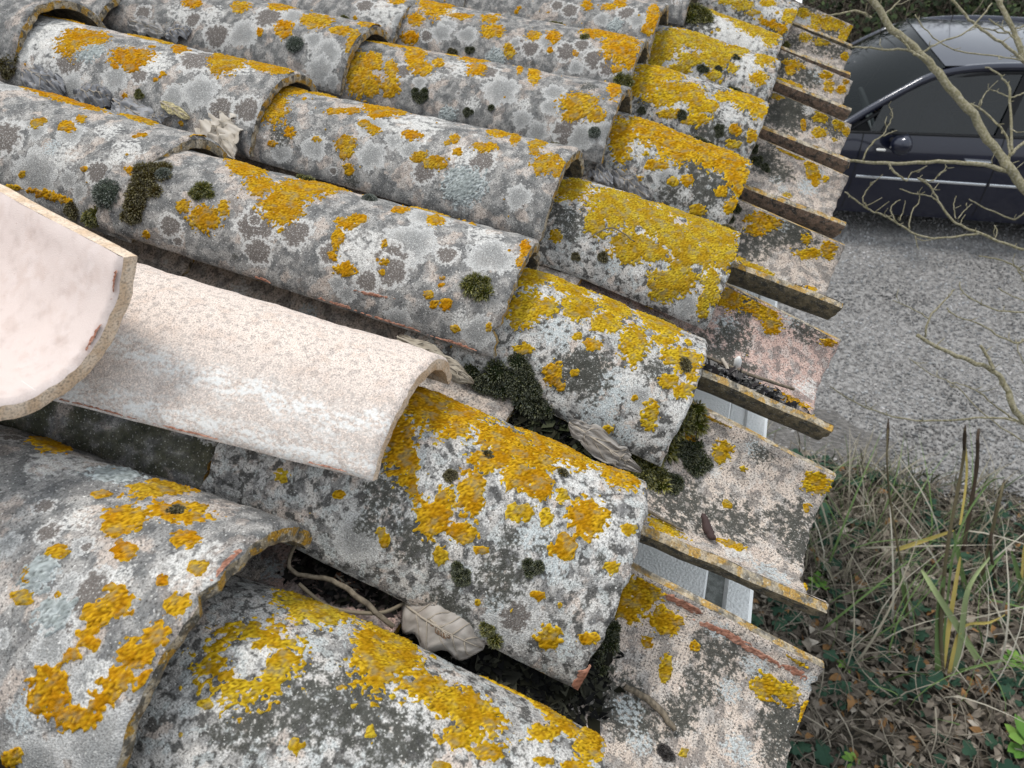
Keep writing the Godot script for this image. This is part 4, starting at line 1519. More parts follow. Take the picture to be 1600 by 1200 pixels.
func build_plants() -> void:
	# leafless trees whose branches cross the right side
	var bk := StandardMaterial3D.new()
	var im := layer(256, noise(91, 0.02, 4), -1.0, -0.5, 1.0, c8(108, 102, 72), c8(150, 143, 124), noise(92, 0.05, 5))
	im.blend_rect(pool.speck, Rect2i(0, 0, 256, 256), Vector2i.ZERO)
	bk.albedo_texture = ImageTexture.create_from_image(im)
	bk.uv1_triplanar = true
	bk.uv1_scale = Vector3.ONE * 9.0
	bk.roughness = 0.9
	bk.normal_enabled = true
	bk.normal_texture = M.grit_tex
	var labels := ["leafless tree with lichen-green branches in front of the car", "leafless shrub with bare branches over the gravel at the right edge"]
	for ti in 2:
		var root := base_node("bare_tree" if ti == 0 else "bare_shrub", [Vector3(2.35, -2.9, -3.3), Vector3(2.2, -2.9, -2.2)][ti])
		tag(root, labels[ti], "tree" if ti == 0 else "shrub")
		for b in BRANCHES[ti]:
			var p := PackedVector3Array()
			var r := PackedFloat32Array()
			for i in b.size() / 4:
				p.append(Vector3(b[4 * i], b[4 * i + 1], b[4 * i + 2]) - root.position); r.append(b[4 * i + 3] * 0.56)
			var sl := smooth_line(p, r, 5)
			for i in sl[0].size():
				sl[1][i] *= 1.0 + 0.22 * nz_hi.get_noise_2d(i * 14.0, b[0] * 100)
				if i > 0 and i < sl[0].size() - 1: sl[0][i] += Vector3(nz_hi.get_noise_2d(i * 11.0, b[1] * 90), nz_hi.get_noise_2d(i * 11.0, 40 + b[1] * 90), nz_hi.get_noise_2d(i * 11.0, 80)) * (0.002 + sl[1][i] * 0.5)
			var st := begin()
			tube(st, sl[0], sl[1], 9 if r[0] > 0.008 else 6)
			# knots and short spurs
			for k in int(sl[0].size() / 6):
				var q := rng.randi_range(1, sl[0].size() - 2)
				var d := Vector3(rng.randf_range(-1, 1), rng.randf_range(-0.4, 1), rng.randf_range(-1, 1)).normalized()
				var l := rng.randf_range(0.006, 0.04)
				tube(st, PackedVector3Array([sl[0][q], sl[0][q] + d * l * 0.6, sl[0][q] + (d + Vector3(0.2, 0.3, 0)) * l]), PackedFloat32Array([minf(sl[1][q] * 0.6, 0.0022), 0.0012, 0.0008]), 5)
			commit(st, bk, "branch", root)
		var tr := PackedVector3Array()
		var b0: Array = BRANCHES[ti][0]
		var k0: int = b0.size() - 4 if ti == 0 else 0
		var top := Vector3(b0[k0], b0[k0 + 1], b0[k0 + 2]) - root.position
		for i in 6:
			var f := i / 5.0
			tr.append(Vector3(top.x * f + 0.05 * sin(f * 9.0) * (1 - f), top.y * f, top.z * f))
		tr[5] = top
		var st := begin()
		tube(st, tr, PackedFloat32Array([0.05, 0.045, 0.04, 0.035, 0.03, 0.025]) if ti == 0 else PackedFloat32Array([0.03, 0.028, 0.025, 0.022, 0.02, 0.016]), 10)
		commit(st, bk, "trunk", root)
	# fine twigs of the shrub over the gravel
	var shrub := get_node("bare_shrub")
	for k in 34:
		var p := Vector3(rng.randf_range(1.05, 1.55), rng.randf_range(-1.15, -0.2), rng.randf_range(-1.9, -1.5))
		var pts := PackedVector3Array()
		var rad := PackedFloat32Array()
		var d := Vector3(rng.randf_range(-1, -0.3), rng.randf_range(-0.1, 0.9), rng.randf_range(-0.6, 0.2)).normalized()
		p -= d * 0.1
		var n := rng.randi_range(5, 9)
		for i in n:
			pts.append(p - shrub.position); rad.append(0.0022 * (1.0 - 0.75 * i / n))
			d = (d + Vector3(rng.randf_range(-0.4, 0.4), rng.randf_range(-0.3, 0.45), rng.randf_range(-0.4, 0.4))).normalized()
			p += d * rng.randf_range(0.03, 0.06)
		var st := begin()
		tube(st, pts, rad, 5)
		for q in range(2, n - 1):
			if rng.randf() < 0.6:
				var e := (d + Vector3(rng.randf_range(-1, 1), rng.randf_range(-0.5, 1), rng.randf_range(-1, 1))).normalized() * rng.randf_range(0.02, 0.07)
				tube(st, PackedVector3Array([pts[q], pts[q] + e * 0.5, pts[q] + e + Vector3(0, 0.008, 0)]), PackedFloat32Array([rad[q] * 0.8, rad[q] * 0.6, 0.0006]), 4)
		commit(st, bk, "twig", shrub)
	# flags with broken leaves and dark seed stalks
	var kinds := {"s": [Color(0.10, 0.085, 0.05), "stalk"], "g": [Color(0.10, 0.15, 0.055), "leaf"], "l": [Color(0.21, 0.25, 0.12), "leaf"], "y": [Color(0.42, 0.33, 0.10), "leaf"], "w": [Color(0.42, 0.38, 0.32), "leaf"], "k": [Color(0.055, 0.042, 0.03), "stalk"]}
	var pl := ["tall flag plant with green and yellow blades at the right", "single dry stalk with one bent yellow leaf near the gravel edge", "flag plant with dark seed stalks in front of the gravel", "green flag blades cut by the right edge of the picture"]
	for i in PLANTS.size():
		var pts: Array = PLANTS[i][0][2]
		var root := base_node("flag_plant", Vector3(pts[0], -2.9, pts[2]))
		tag(root, pl[i], "plant", "flag plants beside the gravel")
		for b in PLANTS[i]:
			blade(root, kinds[b[0]][1], b[2], b[1] * 0.75, kinds[b[0]][0], M.leaf, b[0] == "s" or b[0] == "k")
			if b[0] == "s" or b[0] == "k":
				var a: Array = b[2]
				var n := a.size()
				var p1 := Vector3(a[n - 3], a[n - 2], a[n - 1]) - root.position
				var p0 := Vector3(a[n - 6], a[n - 5], a[n - 4]) - root.position
				var d := (p1 - p0).normalized()
				var st := begin()
				st.set_color(Color(0.045, 0.034, 0.026))
				tube(st, PackedVector3Array([p1 - d * 0.12, p1 - d * 0.08, p1 - d * 0.03, p1 + d * 0.02]), PackedFloat32Array([0.004, 0.0065, 0.0075, 0.002]), 6)
				commit(st, M.vert, "seed_head", root)
	# litter of leaves, stems and ivy
	var bed := func() -> Vector3:
		return Vector3(rng.randf_range(-0.1, 2.3), -2.905, rng.randf_range(-3.45, -1.15))
	var xf := []
	var cols := PackedColorArray()
	for i in 6500:
		var p: Vector3 = bed.call()
		if p.z < -3.0 and rng.randf() < 0.6: continue
		p.y += rng.randf() * 0.045
		xf.append(Transform3D(any_basis(1.1, rng.randf_range(0.03, 0.085)), p))
		var q := rng.randf()
		var c := Color(0.075, 0.062, 0.05).lerp(Color(0.24, 0.205, 0.165), pow(rng.randf(), 1.7))
		if q < 0.07: c = Color(0.22, 0.12, 0.05)
		elif q < 0.12: c = Color(0.36, 0.32, 0.27)
		cols.append(c)
	scatter("leaf_litter", "brown and grey fallen leaves covering the garden bed", "leaves", leaf_mesh(false), M.leaf, xf, cols)
	xf = []; cols = PackedColorArray()
	for i in 2900:
		var p: Vector3 = bed.call()
		p.y += rng.randf() * 0.09
		var b := any_basis(1.0, 1.0)
		var l := rng.randf_range(0.08, 0.34)
		xf.append(Transform3D(b.scaled_local(Vector3(l, l, l * 1.0)), p))
		cols.append(Color(0.08, 0.066, 0.05).lerp(Color(0.30, 0.265, 0.21), pow(rng.randf(), 1.6)))
	scatter("dry_stems", "tangled dry stems over the garden bed", "dry grass", stem_mesh(0.5, false), M.leaf, xf, cols)
	xf = []; cols = PackedColorArray()
	for i in 1500:
		var p: Vector3 = bed.call()
		if nz_lo.get_noise_2d(p.x * 26, p.z * 26) < 0.02 and rng.randf() < 0.85: continue
		p.y += 0.03 + rng.randf() * 0.05
		xf.append(Transform3D(any_basis(1.6, rng.randf_range(0.05, 0.10)), p))
		cols.append(Color(0.012, 0.034, 0.022).lerp(Color(0.035, 0.075, 0.045), rng.randf()))
	scatter("ivy", "dark green ivy leaves creeping over the litter", "ivy", leaf_mesh(true), M.leaf, xf, cols)
	xf = []; cols = PackedColorArray()
	for i in 2700:
		var p := Vector3(rng.randf_range(0.0, 2.6), -2.905, -3.50 + pow(rng.randf(), 1.3) * 1.0)
		if p.x > 1.1: p.z -= 0.05
		if nz_lo.get_noise_2d(p.x * 30 + 50, p.z * 30) < -0.12: continue
		var l := rng.randf_range(0.08, 0.30) * (1.3 if rng.randf() < 0.1 else 1.0)
		var b := Basis(Vector3.UP, rng.randf() * TAU) * Basis(Vector3(1, 0, 0), rng.randf_range(-0.5, 0.5))
		xf.append(Transform3D(b.scaled_local(Vector3.ONE * l), p))
		var c := Color(0.20, 0.18, 0.13).lerp(Color(0.33, 0.30, 0.23), rng.randf())
		if rng.randf() < 0.4: c = Color(0.07, 0.10, 0.045).lerp(Color(0.13, 0.16, 0.08), rng.randf())
		cols.append(c)
	scatter("dry_grass", "thin dry and green grass at the edge of the gravel", "grass", stem_mesh(0.45, true), M.leaf, xf, cols)
	xf = []; cols = PackedColorArray()
	for i in 230:
		var p := Vector3(rng.randf_range(0.55, 2.2), -2.905, rng.randf_range(-3.35, -1.9))
		var l := rng.randf_range(0.25, 0.75)
		var b := Basis(Vector3.UP, rng.randf() * TAU) * Basis(Vector3(1, 0, 0), rng.randf_range(-0.7, 0.7))
		xf.append(Transform3D(b.scaled_local(Vector3(l * 1.2, l, l * 0.55)), p))
		cols.append(Color(0.26, 0.23, 0.17).lerp(Color(0.46, 0.43, 0.36), rng.randf()) if rng.randf() < 0.66 else Color(0.13, 0.20, 0.07))
	scatter("dry_blades", "long pale dead blades standing in the garden bed", "dry grass", stem_mesh(0.5, true), M.leaf, xf, cols)
	# little broad-leaved plants
	var sl := [[Vector3(1.50, -2.88, -1.92), 0.10, 12, "bright green broad-leaved seedling at the lower right corner"], [Vector3(0.80, -2.89, -1.60), 0.05, 7, "small green seedling near the end of the nearest pan tile"], [Vector3(0.76, -2.89, -2.06), 0.045, 6, "green sprout in the litter beside the roof edge"], [Vector3(1.52, -2.88, -2.35), 0.06, 8, "slender green seedling right of the flag plants"], [Vector3(0.62, -2.89, -2.5), 0.06, 10, "pale green tuft seen below the gap in the eave tiles"]]
	for q in sl:
		var root := base_node("seedling", q[0])
		tag(root, q[3], "plant", "green seedlings in the garden bed")
		for k in q[2]:
			var st := begin()
			var a: float = TAU * k / q[2] + rng.randf() * 0.6
			var d: Vector3 = Vector3(cos(a), 0.35 + 0.5 * rng.randf(), sin(a)) * float(q[1])
			var sx: Vector3 = d.cross(Vector3.UP).normalized() * float(q[1]) * 0.28
			st.set_color(Color(0.07, 0.16, 0.03).lerp(Color(0.17, 0.28, 0.06), rng.randf()))
			var o := Vector3(0, q[1] * 0.8 * rng.randf(), 0)
			quad(st, o, o + d * 0.5 - sx, o + d * 0.8 - sx * 0.6 - Vector3(0, 0.01, 0), o + d * 0.6)
			quad(st, o, o + d * 0.6, o + d * 0.8 + sx * 0.6 - Vector3(0, 0.01, 0), o + d * 0.5 + sx)
			quad(st, o + d * 0.6, o + d * 0.8 - sx * 0.6 - Vector3(0, 0.01, 0), o + d - Vector3(0, 0.02, 0), o + d * 0.8 + sx * 0.6 - Vector3(0, 0.01, 0))
			commit(st, M.leaf, "leaf", root)
	# dark bushes along the far side of the yard
	var cx := Vector3(0.981, 0, -0.193)
	var cz := Vector3(-0.193, 0, -0.981)
	var hl := ["leafless dark bush left of the car above the roof corner", "tangled leafless bush behind the car's windscreen", "dark twiggy bush behind the car's roof", "bush with some green leaves behind the car's roof at the right", "leafless bush beyond the right edge behind the car", "far brushwood behind the leafless bush at the top", "far dark brushwood above the car's windscreen", "far dark brushwood above the car's roof"]
	for i in 8:
		var u := -1.6 + 1.05 * i if i < 5 else -0.9 + 1.7 * (i - 5)
		var dd := 2.9 + 0.3 * sin(i * 2.0) if i < 5 else 4.6
		var p := Vector3(0.601, -2.91, -6.404) + cx * u + cz * dd
		hedge(hl[i], p, 0.85 if i < 5 else 1.3, 1.7 if i < 5 else 2.3, 420 if i < 5 else 380, 0.35 if i != 3 else 1.0)
	# bare trees standing behind the camera, seen mirrored in the car's glass
	var tl := ["leafless tree mirrored in the car's front window", "leafless tree mirrored in the car's paint", "broad leafless tree mirrored in the car's windscreen", "leafless tree mirrored in the rear window"]
	var tp := [Vector3(2.6, -2.91, 3.4), Vector3(5.2, -2.91, 2.2), Vector3(-4.6, -2.91, -8.2), Vector3(4.6, -2.91, 5.2)]
	for i in 4:
		var root := base_node("bare_tree", tp[i])
		tag(root, tl[i], "tree", "leafless trees around the yard")
		var st := begin()
		var lv := [[Vector3(0, 1.6, 0), Vector3(rng.randf_range(-0.2, 0.2), 1, rng.randf_range(-0.2, 0.2)).normalized(), 0.075, 0]]
		var tb := begin()
		tube(tb, PackedVector3Array([Vector3.ZERO, Vector3(0.03, 0.8, 0.02), Vector3(0, 1.62, 0)]), PackedFloat32Array([0.11, 0.09, 0.078]), 9)
		commit(tb, bk, "trunk", root)
		while lv.size():
			var b: Array = lv.pop_back()
			var p: Vector3 = b[0]
			var d: Vector3 = b[1]
			var pts := PackedVector3Array([p])
			var rad := PackedFloat32Array([b[2]])
			var n := 4
			for k in n:
				d = (d + Vector3(rng.randf_range(-0.35, 0.35), rng.randf_range(-0.12, 0.25), rng.randf_range(-0.35, 0.35))).normalized()
				p += d * (0.30 - 0.045 * b[3])
				pts.append(p); rad.append(b[2] * (1.0 - 0.1 * (k + 1)))
			tube(st, pts, rad, 6 if b[3] < 2 else 4, false)
			if b[3] < 5:
				for k in 3 if b[3] < 4 else 2:
					var nd := (d + Vector3(rng.randf_range(-1, 1), rng.randf_range(-0.3, 0.6), rng.randf_range(-1, 1)) * 0.85).normalized()
					lv.append([pts[rng.randi_range(2, n)] if k else p, nd, b[2] * rng.randf_range(0.5, 0.66), b[3] + 1])
		commit(st, bk, "crown", root)

# tile poses (x, y, z, pitch, yaw, width, rise) with lichen crusts o (along, across, radii, turn) and discs g (along, across, radius, kind)
var TILES := {
	"c0r1": {"p": [-0.1486, 0.004366, 0.1158, 0.2801, 0.02294, 0.18, 0.06536], "o": [.213, -.009, .028, .027, -2.843, .215, -.008, -.015, .013, 2.918, .214, -.019, .005, .004, -2.368, .203, -.075, .026, .024, 1.266, .148, -.061, .040, .022, 1.725, .109, -.041, .024, .014, 3.027, .085, -.042, .021, .015, 3.046, .086, -.022, .013, .008, -2.595, .068, -.022, .010, .006, -2.597, .066, -.096, .018, .004, 3.098, .034, -.082, .025, .013, 2.156, .011, -.067, .029, .009, 1.435, .041, -.053, .015, .006, -2.385, .164, .022, .004, .004, 2.908, .089, -.002, .006, .003, -2.674, .018, -.039, .009, .004, -2.515, .037, -.032, .007, .003, -2.554, .127, -.042, -.004, .003, .868, .220, .023, .004, .003, -3.021], "g": [.120, -.023, .014, 2, .158, .007, .006, 1, .188, .006, .006, 2, .190, -.033, .009, 3, .118, -.006, .004, 2, .152, -.026, .008, 4, .120, .006, .010, 1, .043, -.033, .013, 2, .188, -.063, .014, 3, .212, -.014, .012, 2, .110, -.098, .013, 3, .173, .003, .014, 4, .145, -.009, .014, 4, .118, -.003, .013, 4, .195, .024, .010, 4]},
	"c1r1": {"p": [-0.1679, 0.01943, -0.08689, 0.2845, -0.02649, 0.1921, 0.07227], "o": [.170, -.038, .040, .035, -3.107, .181, .017, .025, .012, 2.039, .167, .030, .011, .010, 2.205, .155, .039, .010, .009, -3.111, .139, .047, .017, .012, 1.571, .122, .026, .018, .010, 2.055, .116, .053, .010, .007, -2.913, .100, .057, .006, .003, -2.850, .122, .071, .006, .005, 1.977, .115, -.028, .023, .021, -2.787, .093, -.021, .020, .014, 3.050, .118, -.003, .018, .010, -2.548, .096, .001, .014, .012, 1.577, .079, .001, .011, .009, 1.407, .086, .025, .010, .006, -2.807, .068, .021, .007, .005, 1.950, .079, -.054, .032, .024, 2.683, .025, -.051, .021, .018, 1.607, .082, -.003, .017, .011, 1.792, .040, .009, .016, .014, 1.256, .048, .034, .010, .008, -2.691, .010, .005, .006, .004, -2.538, .013, .033, .006, .004, -2.762, .052, .067, .005, .003, -2.848, .062, .002, .006, .005, 1.643, .034, .088, .010, .008, -2.810, .009, .077, .007, .004, -2.736, .162, .078, .006, .004, 2.483, .167, .073, .004, .003, -2.927, .204, .063, .004, .003, -2.816, .153, .030, -.015, .008, 2.034, .141, .023, -.007, .006, 2.225, .095, .017, -.006, .005, -2.677, .136, -.005, -.010, .004, -2.540], "g": [.180, .085, .017, 1, .060, .085, .018, 1, .060, .085, .010, 0, .095, .073, .005, 2, .160, .032, .008, 2, .145, .023, .007, 2, .077, .083, .008, 3, .060, -.032, .023, 2, .105, .006, .010, 2, .072, .033, .012, 3, .025, .013, .012, 2, .037, -.001, .011, 2, .050, .045, .011, 3, .022, .089, .008, 3, .143, .070, .010, 4, .175, .050, .010, 4, .177, .072, .006, 4, .080, .066, .011, 4, .103, .105, .012, 4]},
	"c2r1": {"p": [-0.153, 0.006197, -0.3203, 0.2662, 0.0007783, 0.1805, 0.06562], "o": [.183, -.026, .038, .019, 1.112, .175, .028, .023, .016, 1.759, .155, .017, .013, .010, 1.624, .129, -.001, .023, .016, 1.431, .101, .004, .017, .012, 1.207, .098, -.030, .028, .016, 1.706, .069, .015, .021, .014, 1.711, .064, .030, .011, .006, 1.883, .094, .008, .012, .009, 1.183, .052, -.035, .026, .024, 1.910, .042, -.006, .015, .008, .804, .029, .010, .015, .010, .813, .016, .010, .018, .013, 1.099, .026, .039, .010, .007, -2.632, .011, .041, .010, .008, -2.535, .103, .037, .009, .007, -2.508, .158, .067, .009, .006, -2.718, .119, .035, .005, .004, 1.163, .124, .077, .012, .009, 1.965, .114, .086, .005, .004, -2.621, .029, .075, .014, .008, 2.008, .058, .103, .006, .005, -2.513, .146, -.030, .019, .018, .974, .008, .026, .006, .005, -2.402], "g": [.072, .096, .018, 3, .043, .101, .011, 3, .113, .095, .010, 2, .068, .068, .018, 3, .107, .066, .012, 4, .100, .069, .015, 4, .040, .034, .009, 4, .138, .040, .016, 3, .060, .050, .012, 2, .007, .059, .011, 2, .045, .063, .011, 1, .165, .004, .015, 2]},
	"c3r1": {"p": [-0.1471, 0.01022, -0.5407, 0.2238, -0.014, 0.1807, 0.06668], "o": [.140, .008, .041, .038, .873, .107, .016, .037, .027, .999, .110, .057, .027, .020, -2.748, .067, .024, .032, .024, -2.989, .034, -.005, .039, .028, 1.303, .015, .020, .028, .015, 1.670, .043, .042, .028, .018, -2.672, .055, .071, .027, .023, -2.732, .058, .091, .017, .013, -2.778, .014, .070, .020, .011, 2.001, .013, .092, .013, .007, 1.970, .202, .000, .030, .019, 1.427, .195, .076, .008, .008, 1.571, .160, .045, .019, .012, 1.873, .075, .090, .006, .005, 2.896, .087, .056, .022, .012, -2.756, .069, -.026, .031, .023, 3.089, .110, .036, -.006, .006, -2.559, .072, -.002, -.011, .007, 1.090, .095, .079, -.009, .007, 1.830, .035, .055, -.007, .006, -2.813, .072, .066, -.009, .007, -2.731], "g": [.030, .098, .015, 1, .122, .086, .010, 3, .095, .079, .009, 2, .215, .046, .009, 4, .185, .055, .014, 4, .168, -.004, .012, 2, .103, .037, .008, 2, .020, .053, .010, 2]},
	"c4r1": {"p": [-0.1585, 0.01004, -0.7538, 0.2555, -0.003144, 0.1805, 0.06642], "o": [.173, .039, .040, .018, 1.894, .140, .003, .038, .034, 3.069, .101, .011, .041, .035, 1.128, .047, .004, .042, .035, -2.984, .016, .024, .028, .017, 1.602, .117, .061, .017, .008, -2.706, .071, .064, .009, .008, -2.680, .087, .073, .008, .006, -2.774, .025, .061, .009, .008, -2.552, .006, .048, .013, .007, 1.840, .006, .073, .011, .009, 1.208, .043, .094, .013, .008, -2.753, .134, .087, .009, .005, -2.782, .137, .047, .016, .009, -2.650, .075, .008, .035, .020, 1.029, .149, .050, -.014, .012, 1.667, .129, .044, -.008, .006, -2.387], "g": [.068, .040, .017, 4, .098, .072, .016, 1, .045, .070, .021, 4, .083, .086, .012, 4, .145, .047, .017, 2, .068, .081, .012, 2, .018, .049, .013, 4, .020, .086, .012, 2]},
	"c5r1": {"p": [-0.1545, 0.0131, -0.9708, 0.2234, -0.009954, 0.1806, 0.06736], "o": [.188, .041, .030, .026, .904, .137, .037, .044, .020, -2.635, .156, .059, .026, .015, -2.764, .122, .038, .023, .017, -2.553, .103, .048, .023, .016, 1.834, .037, -.001, .034, .027, 1.316, .014, .020, .022, .014, 1.483, .036, .068, .009, .009, -3.095, .009, .068, .011, .009, 2.032, .031, .088, .011, .007, -2.807, .094, .073, .021, .009, -2.787, .177, .004, .036, .031, -2.643, .083, .044, .013, .012, .855, .133, .078, .020, .008, -2.787, .071, .016, .017, .012, 1.058], "g": [.060, .079, .014, 1, .033, .075, .010, 4, .072, .089, .018, 4, .130, .058, .017, 2, .180, .078, .008, 4, .052, .045, .016, 2, .143, .068, .013, 2]},
	"c6r1": {"p": [-0.1526, 0.01197, -1.184, 0.2333, -0.006443, 0.1805, 0.06711], "o": [.194, .031, .040, .028, .836, .152, .013, .048, .030, -2.922, .200, .065, .024, .020, -2.686, .109, .038, .031, .025, 1.502, .148, .064, .025, .013, -2.763, .029, .055, .016, .013, -2.608, .030, -.000, .031, .016, 1.238, .101, .076, .015, .010, -2.816, .075, .054, .010, .009, -2.730, .161, .088, .023, .010, -2.788, .208, .090, .018, .013, -2.816, .082, .007, .033, .017, 1.062], "g": [.088, .036, .018, 4, .110, .020, .013, 4, .050, .047, .028, 2, .177, .060, .017, 2, .120, .099, .018, 2, .058, .019, .024, 2]},
	"c7r1": {"p": [-0.1616, -0.000649, -1.389, 0.2482, -0.003174, 0.1803, 0.06399], "o": [.130, -.017, .081, .017, -3.070, .060, -.003, .049, .033, 3.119, .023, .013, .030, .014, 1.429, .170, -.017, .038, .014, -2.816], "g": [.092, .027, .058, 2, .135, .058, .044, 2, .060, .047, .029, 2, .165, .047, .024, 4]},
	"c8r1": {"p": [-0.1496, 0.006802, -1.609, 0.2692, 0.0009275, 0.1804, 0.06592], "o": [.112, .066, .025, .012, -2.705, .064, .038, .020, .009, -2.568, .012, .047, .021, .016, 1.440, .040, .081, .028, .007, -3.102, .017, .082, .012, .011, -2.966, .086, .074, .012, .007, -2.712, .139, .070, .027, .007, -2.732], "g": [.075, .066, .017, 1, .052, .052, .018, 2, .025, .050, .019, 2, .103, .073, .014, 4]},
	"c0r2": {"p": [-0.366, 0.09187, 0.09675, 0.06906, 0.01582, 0.1995, 0.06662], "o": [.076, -.024, .014, .010, 3.014, .076, -.016, .010, .006, 2.714, .056, -.043, .019, .011, -2.670, .086, -.062, .022, .013, 1.342, .059, -.006, .009, .005, 2.866, .092, .007, .007, .004, -3.113, .035, -.025, .009, .006, -3.110, .105, -.035, .006, .004, -2.916, .188, -.075, .023, .011, 2.439, .091, .032, .007, .004, -3.141, .049, .065, .014, .012, 2.947, .033, .071, .008, .006, -2.919, .026, .068, .010, .006, -2.968, .018, .054, .009, .007, -2.368, .014, .046, .008, .006, 2.796, .012, .035, .011, .007, -3.066, .009, .025, .008, .006, 2.861, .009, .009, .007, .006, 2.615, .046, .026, .009, .006, -3.117, .040, .018, .011, .007, 2.812, .042, .036, .008, .005, 3.057, .046, .046, .005, .003, -2.952, .061, .105, .009, .005, .892, .034, .056, -.009, .007, 2.577, .098, .023, .006, .003, 2.555, .026, .001, .004, .003, 2.588, .002, .041, .005, .003, 1.477], "g": [.107, -.001, .008, 0, .083, -.001, .006, 1, .058, .019, .011, 0, .125, -.014, .006, 0, .080, -.001, .004, 0, .013, .075, .019, 1, .043, .099, .016, 1, .072, .020, .008, 0, .155, -.055, .022, 2, .092, .020, .011, 3, .068, .033, .010, 3, .048, .007, .008, 2, .100, -.013, .009, 2, .052, .070, .012, 2, .025, .053, .010, 2, .060, .081, .009, 3, .120, -.060, .016, 3, .122, .013, .006, 0, .060, .046, .010, 1, .018, -.012, .016, 2]},
	"c1r2": {"p": [-0.3447, 0.09625, -0.1281, 0.1291, -0.07781, 0.1655, 0.0462], "o": [], "g": []},
	"c2r2": {"p": [-0.3242, 0.08147, -0.3255, 0.1353, -0.04815, 0.1726, 0.06385], "o": [.234, -.015, .046, .023, 1.180, .241, .026, .025, .022, 2.216, .275, .006, .019, .014, 2.127, .306, .066, .018, .015, -2.832, .294, .049, .010, .006, 2.028, .332, .060, .008, .008, 3.097, .309, -.029, .033, .018, 2.257, .174, .027, .010, .008, 3.009, .165, .017, .008, .008, 1.571, .174, .045, .012, .006, 1.901, .171, .065, .006, .005, -3.041, .156, .074, .011, .007, -2.844, .130, .037, .005, .003, 1.869, .124, .056, .007, .004, -2.942, .121, .066, .004, .003, -3.100, .072, .074, .005, .004, 3.136, .065, .081, .005, .004, -2.816, .054, .078, .006, .006, -2.836, .116, -.049, .027, .003, -3.126, .099, -.016, .015, .009, 1.700, .137, -.021, .012, .007, 1.165, .010, .087, .005, .003, 1.774, .005, -.008, .016, .005, 1.812, .003, .014, .008, .004, 1.692, .364, .104, .005, .004, 1.327, .230, .055, .004, .003, 2.056], "g": [.340, .085, .015, 0, .255, .058, .019, 0, .245, .083, .014, 0, .215, .053, .022, 0, .107, .027, .023, 0, .120, .053, .019, 0, .113, .063, .016, 0, .133, .079, .015, 0, .175, .063, .010, 0, .070, .030, .012, 0, .030, .016, .022, 1, .020, .095, .015, 1, .050, -.014, .018, 2, .107, -.020, .021, 1, .150, .052, .024, 2, .095, .106, .012, 1, .258, .052, .007, 0, .037, .088, .009, 2]},
	"c3r2": {"p": [-0.3387, 0.08847, -0.5294, 0.08366, 0.001858, 0.1802, 0.06486], "o": [.370, .029, .038, .018, 2.234, .370, -.020, .026, .020, 1.838, .336, -.032, .018, .013, -2.941, .329, .065, .008, .008, 1.881, .346, .086, .007, .004, -2.905, .292, .065, .006, .004, -2.962, .241, -.018, .026, .022, 3.062, .241, .001, .012, .011, 1.789, .288, .016, .013, .007, -2.777, .271, .008, .009, .008, 2.071, .246, .027, .008, .007, 2.949, .231, .033, .009, .008, -3.064, .255, .062, .013, .011, 2.983, .251, .074, .008, .008, 1.602, .242, .092, .008, .007, -2.871, .183, .027, .013, .009, -2.917, .142, .058, .016, .009, -2.943, .163, .055, .010, .008, -3.086, .134, .018, .010, .006, 1.936, .123, .037, .006, .005, 2.380, .096, .020, .015, .009, -2.877, .095, -.023, .019, .013, 1.478, .074, -.020, .023, .006, 1.870, .028, .031, .013, .005, 1.921, .041, .006, .012, .006, 1.935, .020, .023, .016, .016, 2.970, .005, .028, .012, .008, 1.640, .044, -.013, .017, .010, 1.607], "g": [.220, .068, .015, 0, .200, .042, .010, 0, .092, .042, .016, 0, .037, .073, .014, 0, .152, .072, .013, 0, .292, .076, .016, 1, .333, .093, .014, 1, .190, .003, .035, 2, .100, .076, .025, 3, .110, .068, .015, 3, .238, .105, .010, 4, .238, .026, .018, 1, .338, .070, .018, 4, .118, .039, .015, 2, .177, .050, .012, 1]},
	"c4r2": {"p": [-0.3267, 0.08877, -0.7478, 0.07167, -0.0004943, 0.1803, 0.06504], "o": [.347, -.026, .041, .015, -3.052, .303, .003, .048, .015, 2.006, .277, .038, .017, .012, -3.000, .351, .039, .020, .013, 2.057, .367, .066, .039, .022, 1.913, .320, .050, .021, .010, 1.963, .313, .077, .017, .014, 1.839, .346, .084, .020, .019, -2.878, .262, .017, .013, .008, 2.011, .205, .015, .017, .014, 1.865, .222, -.019, .021, .016, -2.442, .258, -.030, .011, .004, -3.137, .129, -.006, .026, .008, 1.873, .152, -.013, .022, .005, 1.868, .049, .046, .026, .023, -3.133, .024, .056, .014, .010, -3.131, .015, -.001, .026, .009, 1.787, .053, .061, .016, .012, -3.032, .125, .005, .023, .008, 1.887], "g": [.158, .047, .020, 0, .190, .017, .017, 0, .088, .034, .017, 0, .050, .083, .021, 0, .120, .062, .010, 2, .190, .076, .011, 2, .273, .062, .010, 1, .302, .047, .013, 0, .228, .019, .022, 2, .085, .056, .013, 1, .033, .088, .017, 1, .118, .082, .013, 1, .092, .093, .014, 1, .220, .099, .013, 3, .255, .047, .010, 2]},
